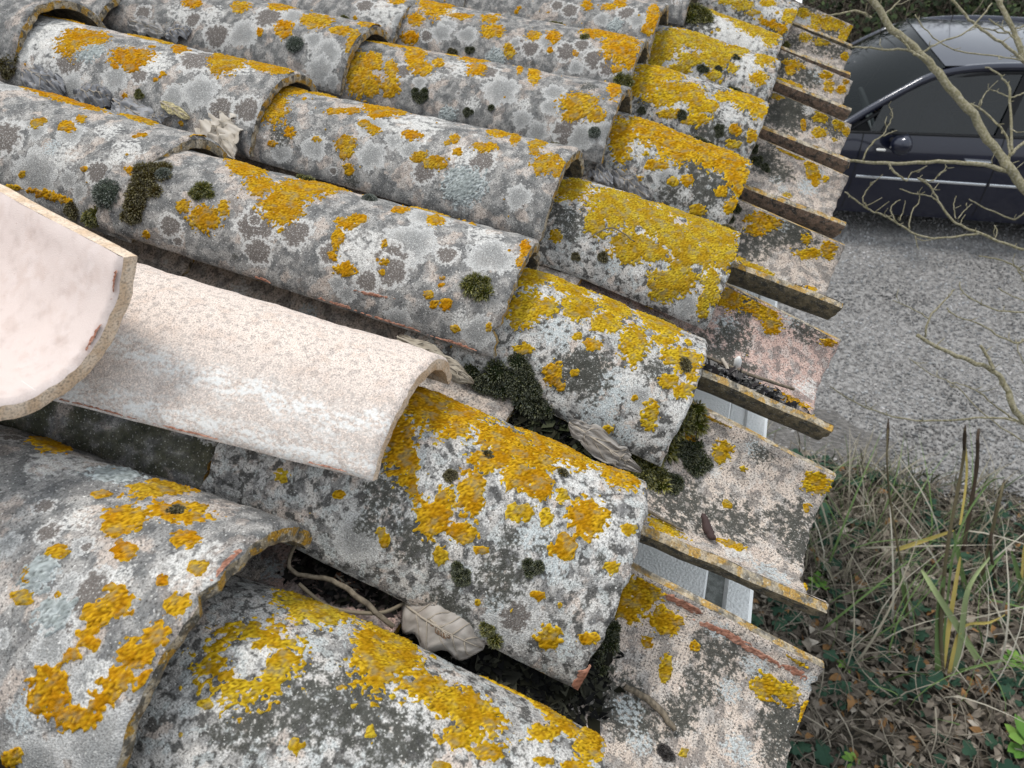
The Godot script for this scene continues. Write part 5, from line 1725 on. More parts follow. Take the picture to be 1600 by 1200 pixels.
	"c5r2": {"p": [-0.3465, 0.08943, -0.9601, 0.08069, -2.876e-05, 0.1803, 0.06498], "o": [.066, -.010, .038, .023, -2.714, .031, .024, .041, .028, 1.773, .009, .050, .016, .012, 1.796, .136, .031, .016, .011, 1.934, .167, .038, .012, .011, 2.234, .093, .056, .006, .005, 2.055, .247, .016, .016, .014, 1.992, .347, .003, .040, .027, 2.006, .232, .044, .020, .016, -3.014, .195, .075, .013, .010, 2.048, .362, .088, .016, .013, -2.912, .362, .051, .015, .013, 2.342, .294, .023, .017, .010, -2.868, .132, .059, .006, .005, 2.010, .023, .068, .010, .006, -3.001], "g": [.138, .045, .018, 0, .107, .056, .016, 0, .088, .039, .016, 0, .060, .059, .017, 0, .190, .058, .011, 0, .318, .020, .020, 2, .335, .078, .013, 0, .312, .066, .017, 1, .163, .062, .013, 0, .085, .078, .014, 0, .037, .068, .015, 0, .212, .089, .017, 3, .270, .062, .016, 1]},
	"c6r2": {"p": [-0.3551, 0.08951, -1.174, 0.06533, -0.003089, 0.1803, 0.065], "o": [.010, .042, .038, .011, 1.778, .092, .034, .013, .010, -2.939, .128, .039, .014, .010, 1.977, .013, .066, .011, .009, 3.056, .074, .019, .012, .011, .990], "g": [.155, .056, .018, 0, .055, .043, .022, 0, .095, .063, .017, 0, .035, .053, .015, 1, .070, .070, .014, 3, .180, .050, .014, 0]},
	"c2r3": {"p": [-0.7035, 0.1253, -0.3253, 0.1299, -0.01007, 0.1806, 0.07056], "o": [.170, -.036, .053, .014, 2.993, .076, -.037, .026, .011, 2.800, .146, .029, .008, .006, 2.757, .113, .022, .010, .007, 2.855, .110, .004, .008, .005, 2.439, .038, .005, .006, .004, -2.666, .099, .096, .027, .005, -3.078, .017, .049, .007, .005, 2.951, .000, -.034, .014, .003, 1.571, .143, .100, .013, .003, -2.923], "g": [.118, .079, .020, 0, .052, .059, .016, 0, .065, .083, .009, 0, .170, .055, .018, 0, .103, .029, .013, 0, .138, .037, .012, 0, .072, .011, .013, 2, .095, .055, .015, 2, .035, .029, .017, 2, .113, .049, .009, 3, .080, .075, .010, 0]},
	"c3r3": {"p": [-0.7073, 0.1272, -0.5353, 0.1078, -0.01499, 0.1805, 0.067], "o": [.276, .023, .031, .030, 1.202, .196, .030, .029, .017, -2.983, .186, .047, .013, .009, 3.126, .207, .051, .007, .005, 2.857, .363, -.037, .046, .003, 3.141, .211, -.032, .034, .011, 3.074, .085, -.008, .036, .020, 2.165, .081, .018, .010, .007, 2.324, .159, -.015, .024, .008, 2.164, .035, -.020, .033, .019, 2.845, .140, .045, .005, .003, 2.778, .146, .056, .004, .003, 2.821, .179, .086, .004, .004, .000], "g": [.330, .027, .018, 0, .270, .059, .023, 0, .348, .060, .020, 1, .200, .065, .020, 0, .170, .055, .014, 0, .115, .070, .019, 0, .083, .056, .023, 0, .048, .070, .015, 0, .015, .063, .016, 0, .113, .004, .026, 0, .312, .052, .029, 2, .318, .009, .034, 2, .163, .030, .021, 2, .253, .039, .019, 3, .058, .006, .018, 2, .258, .096, .019, 1, .240, .075, .007, 2]},
	"c4r3": {"p": [-0.7062, 0.1261, -0.7528, 0.1028, 0.005978, 0.1805, 0.06685], "o": [.110, .044, .019, .013, 2.266, .077, .010, .024, .022, 2.878, .031, .024, .016, .011, -3.025, .144, .058, .008, .006, 2.236, .005, .043, .017, .006, 1.861, .008, -.019, .020, .013, 1.298, .149, -.013, .022, .018, 1.898, .198, .019, .017, .014, 2.584, .270, .036, .015, .010, -3.077, .007, .026, .014, .007, 2.036], "g": [.168, .065, .021, 0, .255, .063, .018, 0, .145, .027, .026, 0, .338, .072, .017, 0, .033, .063, .020, 0, .110, .014, .022, 1, .208, .078, .019, 0, .035, .089, .017, 0, .280, .056, .019, 2, .230, .046, .018, 2, .060, .049, .013, 1, .013, .098, .013, 0]},
	"c5r3": {"p": [-0.7265, 0.1145, -0.9485, 0.06462, -0.004237, 0.18, 0.06421], "o": [.024, .011, .015, .009, -2.856], "g": [.033, .037, .035, 2, .070, .034, .020, 0, .000, .050, .012, 1]},
	"c3r4": {"p": [-1.048, 0.174, -0.5439, 0.06477, -0.004647, 0.1807, 0.07196], "o": [], "g": []},
	"c4r4": {"p": [-1.085, 0.1468, -0.6995, 0.04731, -0.01011, 0.1791, 0.06577], "o": [], "g": []},
	"p0": {"p": [-0.000913, 0.001029, -0.003566, 0.2656, -0.000719, 0.1454, 0.05], "o": [.143, -.099, .020, .014, .927, .143, -.082, .014, .012, 1.318, .116, -.086, .014, .012, 1.117, .089, -.077, .005, .004, 1.577, .032, -.073, .012, .010, 1.437, .015, -.076, .010, .010, -3.064, .000, -.069, .011, .003, 1.587, .021, -.112, .009, .004, 2.845, .103, -.049, .011, .005, 1.790, .075, .006, .004, .003, .826, .122, -.061, .005, .005, 1.214], "g": [.072, -.081, .014, 4, .133, -.010, .015, 4, .110, .000, .013, 4, .083, -.014, .007, 4, .007, -.053, .014, 4, .010, -.046, .014, 4, .055, -.056, .010, 3, .080, -.101, .009, 3, .003, -.096, .009, 3, .045, -.086, .010, 3, .120, -.006, .012, 3, .037, -.016, .012, 3, .107, .014, .010, 3, .085, -.023, .008, 4, .075, -.045, .010, 4]},
	"p1": {"p": [0.002038, -0.002729, -0.2116, 0.2765, 0.005645, 0.1393, 0.05], "o": [.102, -.081, .014, .009, 1.766, .013, -.098, .016, .012, 1.496, .135, -.078, .009, .007, -2.490, .131, .039, .019, .011, 3.083, .069, .020, .015, .006, -2.937, .011, -.066, .006, .004, 1.503, .000, .037, .007, .003, 1.532, .121, -.112, .013, .003, -3.088, .014, -.112, .006, .003, -2.670], "g": [.077, -.102, .010, 3, .070, -.099, .007, 4, .018, -.039, .017, 4, .070, -.012, .017, 4, .122, .000, .020, 4, .005, -.013, .013, 4, .033, .040, .019, 3]},
	"p2": {"p": [-0.001043, -0.00192, -0.4275, 0.2749, 0.02511, 0.1432, 0.05], "o": [.129, -.102, .018, .016, 1.689, .094, -.104, .024, .012, -3.123, .077, -.093, .014, .012, 1.479, .012, -.106, .010, .006, -2.399, .106, .018, .014, .010, -2.902, .043, .004, .036, .009, -3.078, .015, -.115, .008, .003, .000, .000, .026, .012, .003, 1.571], "g": [.115, -.106, .015, 4, .120, -.023, .024, 4, .058, -.114, .011, 3, .040, -.109, .013, 4, .107, -.060, .013, 4]},
	"p3": {"p": [0.0006268, 0.0005044, -0.6485, 0.2436, -0.006762, 0.1358, 0.05], "o": [.110, -.100, .024, .014, -2.833, .117, -.081, .016, .010, -2.581, .039, -.079, .020, .010, -2.519, .018, -.097, .016, .010, 1.754, .050, -.101, .009, .007, 1.454, .100, -.016, .028, .009, 3.005, .025, -.012, .014, .007, .842], "g": [.068, -.099, .019, 4, .120, -.046, .019, 4, .085, -.108, .013, 3, .068, -.106, .013, 4]},
	"p4": {"p": [0.000377, 0.001363, -0.8609, 0.2476, 0.008005, 0.1464, 0.05], "o": [.055, -.100, .023, .011, 2.185, .091, -.112, .022, .005, -3.110, .042, -.081, .010, .006, 1.830, .106, -.115, .013, .003, .000, .075, -.035, .008, .006, -3.044, .031, -.094, .007, .005, 1.836], "g": [.100, -.058, .010, 3, .052, -.065, .016, 3, .130, -.082, .018, 4, .098, -.073, .013, 4]},
	"p5": {"p": [0.003394, 0.001242, -1.077, 0.2578, -0.007159, 0.1413, 0.05], "o": [.056, -.104, .013, .012, .848, .023, -.104, .013, .010, 1.687, .077, -.075, .013, .005, 1.907, .047, -.072, .015, .012, 1.033, .006, -.097, .011, .007, 1.843, .138, -.109, .011, .007, -2.688], "g": [.115, -.093, .027, 4, .113, -.072, .024, 4, .048, -.104, .016, 4, .022, -.085, .009, 4, .098, -.109, .017, 4, .080, -.108, .011, 2]},
	"p6": {"p": [-0.0009045, 0.005539, -1.294, 0.2656, 0.002781, 0.1435, 0.05], "o": [.117, -.097, .023, .010, -3.001, .118, -.083, .015, .011, 1.912, .038, -.080, .016, .010, 1.800, .053, -.103, .014, .010, -2.563, .014, -.085, .011, .009, 1.686, .107, -.052, .030, .007, -3.104, .013, -.107, .008, .007, 1.314], "g": [.070, -.093, .017, 3, .110, -.076, .020, 4, .077, -.078, .014, 4, .138, -.095, .017, 4]},
	"p7": {"p": [-0.003714, 0.0006385, -1.506, 0.2644, -0.01915, 0.1412, 0.05], "o": [.102, -.100, .013, .011, .786, .065, -.106, .018, .011, -2.697, .009, -.093, .011, .009, 1.754, .046, -.049, .035, .009, -3.122], "g": [.062, -.099, .019, 4, .120, -.079, .013, 4, .025, -.099, .013, 4]},
	"p8": {"p": [-0.004266, -0.003705, -1.717, 0.2654, 0.005204, 0.147, 0.05], "o": [.048, -.097, .033, .021, -2.731, .010, -.079, .023, .012, 1.739, .084, -.090, .016, .014, 1.806, .117, -.093, .015, .014, -2.457, .004, -.102, .016, .006, 1.762, .082, -.061, .019, .012, -2.546], "g": [.110, -.112, .016, 4, .105, -.083, .017, 3, .037, -.075, .021, 4]},
}
var MOSS := [
	["bright green moss tuft above an orange patch near the dark moss band", "c2r2", "g", [0.3225, 0.03881, 0.01242]],
	["round olive moss tuft alone near the lower right corner of the long grey tile", "c2r2", "g", [0.03, 0.05462, 0.01395]],
	["flat green moss pad on the crest beside a wide orange patch", "c2r2", "g", [0.25, -0.05031, 0.009939]],
	["small grey-green moss cushion on the crest halfway along the long grey tile", "c2r2", "c", [0.1725, -0.02731, 0.007652]],
	["big grey hairy moss dome just behind the upturned pink tile", "c2r3", "c", [0.03, 0.07619, 0.01704]],
	["bright green moss clump touching the broken rim of the upturned pink tile", "c2r3", "g", [0.0425, 0.1021, 0.01276]],
	["olive brown moss pad between the upturned pink tile and the green clump", "c2r3", "b", [0.07, 0.1021, 0.01155]],
	["dark brown moss band growing down the joint under a tile end at left", "c2r2", "b", [0.38, 0.03019, 0.01847, 0.3775, 0.05175, 0.0183, 0.38, 0.07188, 0.01521, 0.3825, 0.08769, 0.01143]],
	["small grey moss pad beside the dark brown moss band", "c2r2", "c", [0.3675, 0.03019, 0.008181]],
	["tiny green moss tuft above the crumpled grey leaves at upper left", "c3r3", "g", [0.16, 0.07906, 0.006231]],
	["tall dark moss clump cut by the left edge of the picture", "c3r3", "b", [0.3625, 0.07906, 0.01785, 0.355, 0.09631, 0.013]],
	["round blue-green moss ball on the second grey tile from the top left", "c4r3", "c", [0.0825, 0.06469, 0.01347]],
	["tiny green moss speck on the crest of the tile with the blue-green ball", "c4r3", "g", [0.06, -0.04169, 0.006641]],
	["dark green moss ball left of centre beside the thick orange lichen", "c4r2", "d", [0.265, 0.0805, 0.01485]],
	["small dark moss dot right below the dark green ball, nearest the tile edge", "c4r2", "d", [0.1925, 0.08913, 0.007745]],
	["very small dark moss dot between the moss ball and the grey rings", "c4r2", "d", [0.1625, 0.07619, 0.00427]],
	["grey-green moss dot near the lower end of the tile with the orange oval", "c4r2", "c", [0.0175, 0.07906, 0.008264]],
	["green moss dot on the right side of the orange oval lichen", "c4r2", "g", [0.035, -0.09056, 0.009256]],
	["brownish moss bit inside the orange oval lichen", "c4r2", "b", [0.055, -0.09056, 0.005572]],
	["wide brown-green moss cushion on the crest just before the tile end", "c3r2", "b", [0.04, -0.08625, 0.02067]],
	["left one of two green moss pads side by side on a crest", "c5r2", "g", [0.19, -0.069, 0.01169]],
	["right one of two green moss pads side by side on a crest", "c5r2", "g", [0.155, -0.046, 0.01247]],
	["small green moss dot near the strong orange patch at the tile end", "c5r2", "g", [0.09, 0.02012, 0.006886]],
	["flat green moss pad squeezed under the edge of a grey tile", "c5r2", "g", [0.01, 0.08338, 0.01434]],
	["brownish moss tuft on the orange stain at a crest", "c5r2", "b", [0.285, 0.09631, 0.009075]],
	["dark moss tuft right of the brownish tuft at a crest", "c5r2", "d", [0.2575, 0.08625, 0.008014]],
	["round dark green moss knob below the big orange lichen", "c1r1", "d", [0.0625, 0.05319, 0.00692]],
	["black ragged moss spot left of the white round lichen", "c1r1", "d", [0.1075, 0.07475, 0.007368, 0.1025, 0.07906, 0.005201]],
	["brown moss dot in the pale hole of the big orange lichen", "c1r1", "b", [0.14, 0.02156, 0.004922]],
	["olive moss dot right of the pale hole in the biggest orange lichen", "c1r1", "b", [0.1225, -0.00575, 0.003701]],
	["small moss dot at the crest of the tile with the big orange lichen", "c1r1", "b", [0.0675, -0.01869, 0.003758]],
	["small brown moss tuft in the orange streak of the nearest left tile", "c0r2", "b", [0.0575, -0.04169, 0.005515]],
	["small olive moss pad on the yellow crest of an eave tile", "c2r1", "b", [0.045, -0.0575, 0.007124]],
	["brown moss clump in the yellow lichen at the eave tile corner", "c2r1", "b", [0.0175, 0.01725, 0.008284]],
	["wide black-green moss mat beside the pale clean tile end", "c2r1", "d", [0.1875, 0.115, 0.01754, 0.1625, 0.1078, 0.02176, 0.1425, 0.1006, 0.02162, 0.125, 0.1136, 0.02027, 0.1525, 0.08769, 0.01725]],
	["large hanging green moss mass under the lower edge of an eave tile", "p1", "g", [0.1625, -0.08481, 0.02668, 0.1475, -0.1035, 0.02209, 0.16, -0.09919, 0.01921, 0.165, -0.05606, 0.02366, 0.165, -0.03163, 0.01901, 0.15, -0.02013, 0.01593, 0.165, -0.01581, 0.01302]],
	["dark moss lump spreading into the pink pan tile", "p1", "d", [0.135, -0.06613, 0.01633, 0.1225, -0.05463, 0.01565, 0.1325, -0.023, 0.01186]],
	["brown moss dot below the yellow lichen, right one of a pair", "c3r1", "b", [0.1375, 0.08194, 0.006455]],
	["brown moss dot below the yellow lichen, left one of a pair", "c3r1", "b", [0.165, 0.092, 0.006491]],
	["brown moss crumb at the lower end of the yellow eave tile", "c3r1", "b", [0.015, -0.04025, 0.009875]],
	["tiny dark moss dot highest on the fourth eave tile from the back", "c5r1", "d", [0.14, -0.07475, 0.006324]],
	["dark moss cushion near the crest of the fourth eave tile from the back", "c5r1", "d", [0.1075, -0.08338, 0.01059]],
	["round black moss cushion in the middle of the fourth eave tile from the back", "c5r1", "d", [0.1175, 0.07475, 0.008747]],
	["black moss dot near the lower crest of the fourth eave tile from the back", "c5r1", "d", [0.065, -0.08913, 0.007427]],
	["black moss dot nearest the upper end of the fourth eave tile from the back", "c5r1", "d", [0.1775, 0.08769, 0.006853]],
	["long black moss cushion low on the fourth eave tile from the back", "c5r1", "d", [0.0575, 0.07331, 0.008693, 0.055, 0.08194, 0.006763]],
	["dark flat moss pad squeezed between two yellow eave tiles", "c5r1", "d", [0.0575, -0.03019, 0.01214, 0.045, -0.03019, 0.008083]],
	["dark moss pad on the crest of the third visible yellow eave tile", "c4r1", "d", [0.075, -0.03738, 0.01069, 0.0625, -0.03881, 0.008019]],
	["round black moss dot on the far yellow tile", "c6r1", "d", [0.1225, 0.07475, 0.009894]],
	["small black moss dot right of the round one on the far yellow tile", "c6r1", "d", [0.0975, 0.06325, 0.006584]],
	["tiny black moss dot beside the grey spot of the far yellow tile", "c6r1", "d", [0.0775, 0.03019, 0.00662]],
	["thick green moss cushion at the top of the far white and yellow tile", "c7r1", "g", [0.18, 0.02587, 0.02741, 0.2, 0.02012, 0.0175, 0.1575, 0.03306, 0.01489]],
	["green moss knob on the end of the far white and yellow tile", "p7", "g", [0.1425, -0.05606, 0.01651]],
	["dark moss knob under the green one at a far tile end", "p6", "d", [0.1675, -0.09775, 0.01126]],
	["black moss streak in the upper end of a pan tile", "p4", "d", [0.15, -0.09488, 0.009962, 0.135, -0.07763, 0.01095, 0.1225, -0.07044, 0.007953]],
	["dark moss lump below the rim of a yellow eave tile", "p3", "d", [0.155, -0.09919, 0.009519, 0.155, -0.08194, 0.008671]],
	["black-green moss band under the rim of the tile with the biggest orange lichen", "p0", "d", [0.155, -0.046, 0.01521, 0.16, -0.02875, 0.0162, 0.1525, -0.0575, 0.01176, 0.1625, -0.01006, 0.01364, 0.17, -0.001437, 0.01014, 0.1525, -0.02156, 0.01263]],
	["green moss strip on the bottom edge of the tile right of the curled leaf", "c1r1", "g", [0.0725, 0.1021, 0.005235, 0.065, 0.1064, 0.004373]],
	["black crumbly lump beside a twig in the nearest pan tile", "p0", "k", [0.0875, 0.01294, 0.006703]],
]
var BRANCHES := [
	[
		[0.003145, 0.01702, -2.101, 0.01497, 0.1076, -0.07066, -2.058, 0.01592, 0.1864, -0.1143, -2.045, 0.01687, 0.2627, -0.1705, -2.021, 0.01782, 0.3537, -0.2393, -1.99, 0.01877, 0.4387, -0.3145, -1.951, 0.01972, 0.5006, -0.3646, -1.927, 0.02067, 0.6032, -0.446, -1.889, 0.02162],
		[0.3848, -0.05672, -2.514, 0.01123, 0.4477, -0.1202, -2.478, 0.01263, 0.5018, -0.1839, -2.439, 0.01403, 0.558, -0.2546, -2.395, 0.01544, 0.6335, -0.3608, -2.324, 0.01684],
		[0.4945, -0.3546, -1.934, 0.01164, 0.4141, -0.3376, -1.921, 0.0104, 0.3181, -0.3322, -1.893, 0.009149, 0.1934, -0.3359, -1.847, 0.007901, 0.07432, -0.3319, -1.809, 0.006654],
		[0.4663, -0.3333, -1.943, 0.008317, 0.4725, -0.3117, -1.965, 0.007485, 0.5079, -0.2822, -2.004, 0.006654],
		[0.4725, -0.3117, -1.965, 0.006654, 0.4515, -0.2511, -2.013, 0.005988, 0.4298, -0.188, -2.063, 0.005323, 0.4121, -0.1704, -2.072, 0.004658, 0.3779, -0.1504, -2.079, 0.003992, 0.3572, -0.1443, -2.077, 0.003327],
		[0.04949, -0.04968, -2.057, 0.005822, 0.01128, -0.03737, -2.054, 0.005267, -0.02248, -0.04022, -2.04, 0.004713, -0.06415, -0.04822, -2.019, 0.004159],
		[0.1808, -0.1219, -2.036, 0.005822, 0.1512, -0.1121, -2.035, 0.005198, 0.09592, -0.1113, -2.017, 0.004574, 0.01603, -0.107, -1.993, 0.003951, 0.002371, -0.1033, -1.992, 0.003327],
		[0.209, -0.1265, -2.014, 0.006587, 0.1778, -0.1155, -2.013, 0.00597, 0.1555, -0.1032, -2.017, 0.005352, 0.1386, -0.08826, -2.024, 0.004734, 0.1171, -0.07843, -2.026, 0.004117],
		[0.0731, -0.04439, -2.069, 0.004159, 0.0953, -0.02898, -2.091, 0.003743, 0.1192, -0.003417, -2.123, 0.003327],
		[0.1919, -0.1167, -2.045, 0.00499, 0.2259, -0.09868, -2.073, 0.004574, 0.2759, -0.08174, -2.106, 0.004159, 0.3048, -0.06247, -2.133, 0.003743, 0.3358, -0.01784, -2.184, 0.003327],
		[0.4912, -0.1824, -2.298, 0.008047, 0.4499, -0.1569, -2.307, 0.007376, 0.3713, -0.1195, -2.313, 0.006706, 0.3212, -0.09272, -2.32, 0.006035, 0.247, -0.04168, -2.341, 0.005364],
		[0.4762, -0.1634, -2.24, 0.003842, 0.4076, -0.1547, -2.224, 0.003563, 0.3057, -0.145, -2.198, 0.003284, 0.2508, -0.1269, -2.195, 0.003004, 0.2014, -0.09945, -2.203, 0.002725, 0.1678, -0.06917, -2.219, 0.002445],
		[0.3408, -0.2167, -2.006, 0.004325, 0.3743, -0.229, -2.006, 0.004491, 0.4123, -0.2515, -1.999, 0.004658, 0.4514, -0.2828, -1.984, 0.004824, 0.4673, -0.3206, -1.955, 0.00499],
		[0.3673, -0.2215, -2.011, 0.003327, 0.3692, -0.2012, -2.03, 0.002661, 0.3796, -0.1884, -2.045, 0.001996],
		[0.173, -0.3361, -1.84, 0.005822, 0.2013, -0.3573, -1.83, 0.00499, 0.2305, -0.371, -1.828, 0.004159],
		[0.2305, -0.371, -1.828, 0.002994, 0.2366, -0.3545, -1.845, 0.002551, 0.2547, -0.3518, -1.854, 0.002107, 0.2674, -0.3415, -1.867, 0.001663],
		[0.564, -0.5137, -1.842, 0.00672, 0.4954, -0.4964, -1.833, 0.006272, 0.426, -0.4766, -1.827, 0.005824, 0.3729, -0.4579, -1.826, 0.005376, 0.3318, -0.4263, -1.841, 0.004928, 0.2924, -0.3896, -1.86, 0.00448, 0.2591, -0.3733, -1.863, 0.004032],
		[0.4437, -0.4828, -1.828, 0.005376, 0.3823, -0.4898, -1.8, 0.005124, 0.3355, -0.4928, -1.782, 0.004872, 0.2857, -0.4856, -1.771, 0.00462, 0.2311, -0.4618, -1.774, 0.004368, 0.1953, -0.4481, -1.774, 0.004116, 0.1575, -0.4382, -1.77, 0.003864, 0.1241, -0.4219, -1.773, 0.003612, 0.08676, -0.403, -1.777, 0.00336],
		[0.1575, -0.4382, -1.77, 0.003696, 0.1356, -0.4179, -1.78, 0.003136, 0.1439, -0.3923, -1.807, 0.002576, 0.1544, -0.3794, -1.822, 0.002016],
		[0.2677, -0.4781, -1.771, 0.003696, 0.2635, -0.4423, -1.802, 0.003136, 0.2765, -0.4217, -1.826, 0.002576, 0.2728, -0.4038, -1.841, 0.002016],
		[0.2292, -0.4521, -1.754, 0.003327, 0.2091, -0.432, -1.765, 0.002883, 0.2097, -0.418, -1.778, 0.00244, 0.2256, -0.4078, -1.793, 0.001996],
		[0.2419, -0.4689, -1.799, 0.003054, 0.2466, -0.4469, -1.82, 0.002375, 0.2441, -0.4275, -1.837, 0.001697],
		[0.3781, -0.454, -1.831, 0.003024, 0.3643, -0.4286, -1.85, 0.002352, 0.3646, -0.4081, -1.868, 0.00168],
		[0.3829, -0.454, -1.833, 0.002688, 0.3974, -0.4334, -1.857, 0.002184, 0.4091, -0.4243, -1.869, 0.00168],
		[0.5644, -0.4408, -1.949, 0.004433, 0.5318, -0.4671, -1.914, 0.003865, 0.4618, -0.4483, -1.907, 0.003296, 0.4059, -0.4281, -1.906, 0.002728],
		[0.3213, -0.4175, -1.845, 0.003696, 0.2949, -0.4087, -1.844, 0.003248, 0.2538, -0.404, -1.834, 0.0028, 0.2211, -0.3954, -1.83, 0.002352],
		[0.2553, -0.3644, -1.842, 0.003327, 0.2901, -0.3704, -1.849, 0.003036, 0.3067, -0.3576, -1.866, 0.002745, 0.3183, -0.3436, -1.883, 0.002454, 0.3122, -0.3335, -1.89, 0.002162],
		[0.1077, -0.3218, -1.802, 0.003952, 0.1198, -0.2891, -1.836, 0.003557, 0.1406, -0.2751, -1.856, 0.003162, 0.1483, -0.2587, -1.873, 0.002767, 0.1549, -0.2336, -1.898, 0.002371, 0.1401, -0.2149, -1.91, 0.001976],
		[0.1437, -0.2751, -1.857, 0.002635, 0.1602, -0.2674, -1.87, 0.002141, 0.1746, -0.2635, -1.878, 0.001647],
		[0.4843, -0.4965, -1.83, 0.00336, 0.487, -0.4786, -1.847, 0.002856, 0.4769, -0.4659, -1.855, 0.002352],
		[0.2865, -0.4881, -1.769, 0.003024, 0.2942, -0.5034, -1.758, 0.00252, 0.3043, -0.5161, -1.75, 0.002016],
		[0.5098, -0.1486, -2.544, 0.004782, 0.4608, -0.1665, -2.511, 0.004145, 0.4127, -0.1568, -2.503, 0.003507, 0.3664, -0.1529, -2.49, 0.002869],
		[0.4477, -0.1202, -2.478, 0.007485, 0.4217, -0.09199, -2.495, 0.00655, 0.4222, -0.06349, -2.521, 0.005614],
		[0.5018, -0.1839, -2.439, 0.005614, 0.4779, -0.1627, -2.45, 0.004678, 0.4255, -0.1347, -2.457, 0.003743, 0.3948, -0.1207, -2.46, 0.002807],
		[0.4809, -0.2118, -2.128, 0.004092, 0.4514, -0.2212, -2.11, 0.003524, 0.425, -0.2136, -2.107, 0.002955, 0.3954, -0.2061, -2.104, 0.002387],
	],
	[
		[0.6992, -0.8477, -1.418, 0.0158, 0.6369, -0.7881, -1.451, 0.01467, 0.589, -0.7525, -1.467, 0.01354, 0.5573, -0.7106, -1.494, 0.01242, 0.515, -0.6786, -1.508, 0.01129, 0.4498, -0.6599, -1.502, 0.01016, 0.3842, -0.6401, -1.498, 0.00903, 0.3217, -0.6154, -1.499, 0.007901],
		[0.5112, -0.6659, -1.49, 0.007818, 0.4946, -0.6446, -1.504, 0.007036, 0.4685, -0.6211, -1.516, 0.006254],
		[0.347, -0.6308, -1.521, 0.004791, 0.3453, -0.5943, -1.554, 0.004152, 0.3764, -0.5563, -1.599, 0.003513, 0.3895, -0.5392, -1.619, 0.002874],
		[0.3457, -0.5956, -1.553, 0.003194, 0.3079, -0.5801, -1.554, 0.002555, 0.2495, -0.5612, -1.551, 0.001916],
		[0.6561, -0.8201, -1.498, 0.004217, 0.6045, -0.8008, -1.498, 0.00386, 0.5506, -0.7742, -1.503, 0.003503, 0.5135, -0.7523, -1.51, 0.003146, 0.4633, -0.7379, -1.506, 0.00279, 0.4317, -0.7345, -1.498, 0.002433],
		[0.7232, -0.854, -1.56, 0.005988, 0.6575, -0.8445, -1.546, 0.005561, 0.5765, -0.8364, -1.526, 0.005133, 0.4992, -0.8409, -1.495, 0.004705, 0.3898, -0.8432, -1.455, 0.004277, 0.2991, -0.8289, -1.437, 0.00385, 0.23, -0.808, -1.432, 0.003422, 0.1615, -0.7782, -1.435, 0.002994],
		[0.6283, -0.7129, -1.725, 0.005115, 0.6105, -0.7183, -1.714, 0.004638, 0.5613, -0.7044, -1.71, 0.00416, 0.5055, -0.679, -1.713, 0.003683, 0.4454, -0.6666, -1.704, 0.003205, 0.416, -0.6487, -1.71, 0.002728],
		[0.6115, -0.6559, -1.771, 0.004433, 0.5461, -0.6526, -1.751, 0.003964, 0.4753, -0.6312, -1.746, 0.003495, 0.4403, -0.6108, -1.753, 0.003026, 0.4325, -0.5953, -1.764, 0.002557],
		[0.7082, -0.9525, -1.605, 0.003842, 0.642, -0.9239, -1.608, 0.003493, 0.5735, -0.8873, -1.618, 0.003144, 0.492, -0.8349, -1.637, 0.002795, 0.4285, -0.8155, -1.633, 0.002445, 0.3612, -0.7829, -1.639, 0.002096],
		[0.6049, -0.6011, -1.888, 0.00524, 0.5763, -0.588, -1.89, 0.004541, 0.5312, -0.5752, -1.886, 0.003842, 0.4799, -0.569, -1.874, 0.003144],
		[0.5812, -0.588, -1.892, 0.003493, 0.6107, -0.621, -1.872, 0.002795],
		[0.6243, -0.7103, -1.726, 0.00341, 0.6172, -0.7299, -1.706, 0.002898, 0.642, -0.7595, -1.687, 0.002387],
		[0.5488, -0.6348, -1.838, 0.003144, 0.5864, -0.6504, -1.837, 0.002707, 0.6224, -0.6607, -1.84, 0.002271],
	],
]
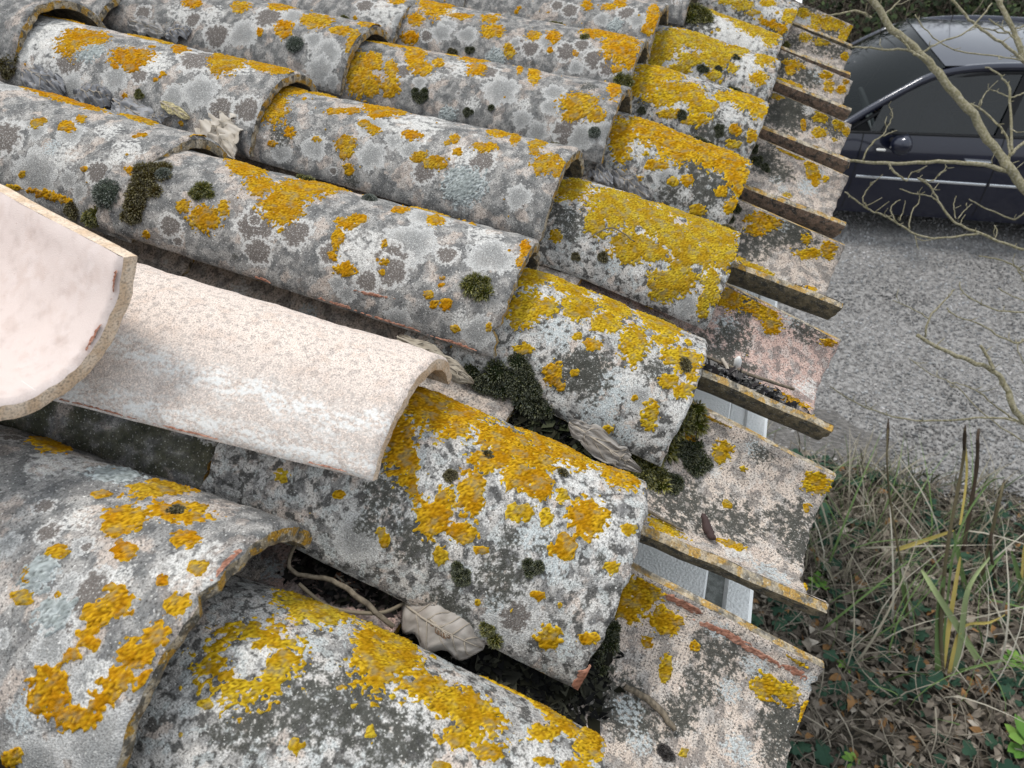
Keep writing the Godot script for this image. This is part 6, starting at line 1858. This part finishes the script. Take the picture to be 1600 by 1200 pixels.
var PLANTS := [
	[["s", 0.02732, [1.216, -2.9, -2.174, 1.107, -2.61, -2.24, 0.9955, -2.196, -2.325, 0.9426, -1.829, -2.505, 0.8874, -1.656, -2.501]],
		["g", 0.03946, [1.192, -2.912, -2.162, 1.076, -2.548, -2.257, 1.018, -2.308, -2.277]],
		["l", 0.03642, [1.262, -2.95, -2.174, 1.215, -2.681, -2.255, 1.141, -2.376, -2.301, 1.198, -2.268, -2.419]],
		["y", 0.03035, [1.2, -2.893, -2.17, 1.128, -2.547, -2.275, 1.053, -2.214, -2.325]],
		["l", 0.03946, [1.325, -2.776, -2.249, 1.197, -2.628, -2.266, 1.026, -2.411, -2.249, 0.9374, -2.337, -2.306]],
		["y", 0.02428, [1.248, -2.97, -2.163, 1.197, -2.628, -2.266, 1.289, -2.545, -2.29, 1.37, -2.561, -2.372]],
		["g", 0.01518, [1.193, -2.854, -2.18, 1.106, -2.541, -2.263, 1.015, -2.135, -2.356, 1.069, -1.938, -2.501, 1.108, -1.85, -2.488]]],
	[["s", 0.01886, [1.111, -3.007, -2.387, 0.9541, -2.609, -2.481, 0.8822, -2.453, -2.492, 0.7894, -2.259, -2.578, 0.6962, -2.01, -2.599, 0.6641, -1.882, -2.714]],
		["g", 0.02829, [1.111, -3.007, -2.387, 1.024, -2.795, -2.446, 0.9114, -2.54, -2.453]],
		["y", 0.03458, [0.873, -2.46, -2.502, 0.9793, -2.428, -2.567, 1.089, -2.332, -2.595]],
		["w", 0.02515, [1.126, -3.006, -2.392, 1.007, -2.722, -2.466, 0.9097, -2.507, -2.465]]],
	[["s", 0.02893, [1.478, -3.068, -2.676, 1.393, -2.774, -2.764, 1.323, -2.365, -2.867, 1.328, -2.294, -2.956]],
		["g", 0.03857, [1.422, -3.09, -2.65, 1.401, -2.886, -2.726, 1.396, -2.706, -2.755, 1.459, -2.648, -2.858]],
		["y", 0.01607, [1.187, -2.486, -2.795, 1.14, -2.251, -2.892, 1.063, -2.051, -2.909]],
		["g", 0.03214, [1.447, -3.069, -2.665, 1.262, -2.707, -2.749, 1.157, -2.495, -2.75]],
		["k", 0.02893, [1.248, -2.623, -2.761, 1.177, -2.232, -2.909, 1.113, -2.025, -2.945, 1.128, -2.037, -3.001]],
		["k", 0.02571, [1.533, -3.087, -2.688, 1.481, -2.846, -2.767, 1.357, -2.566, -2.796, 1.333, -2.376, -2.924]]],
	[["g", 0.03845, [1.692, -3.078, -2.719, 1.617, -2.861, -2.786, 1.45, -2.57, -2.791]],
		["l", 0.02884, [1.731, -3.159, -2.706, 1.606, -2.899, -2.768, 1.561, -2.708, -2.775]],
		["y", 0.01923, [1.685, -3.119, -2.703, 1.55, -2.678, -2.83, 1.498, -2.534, -2.821]]],
]
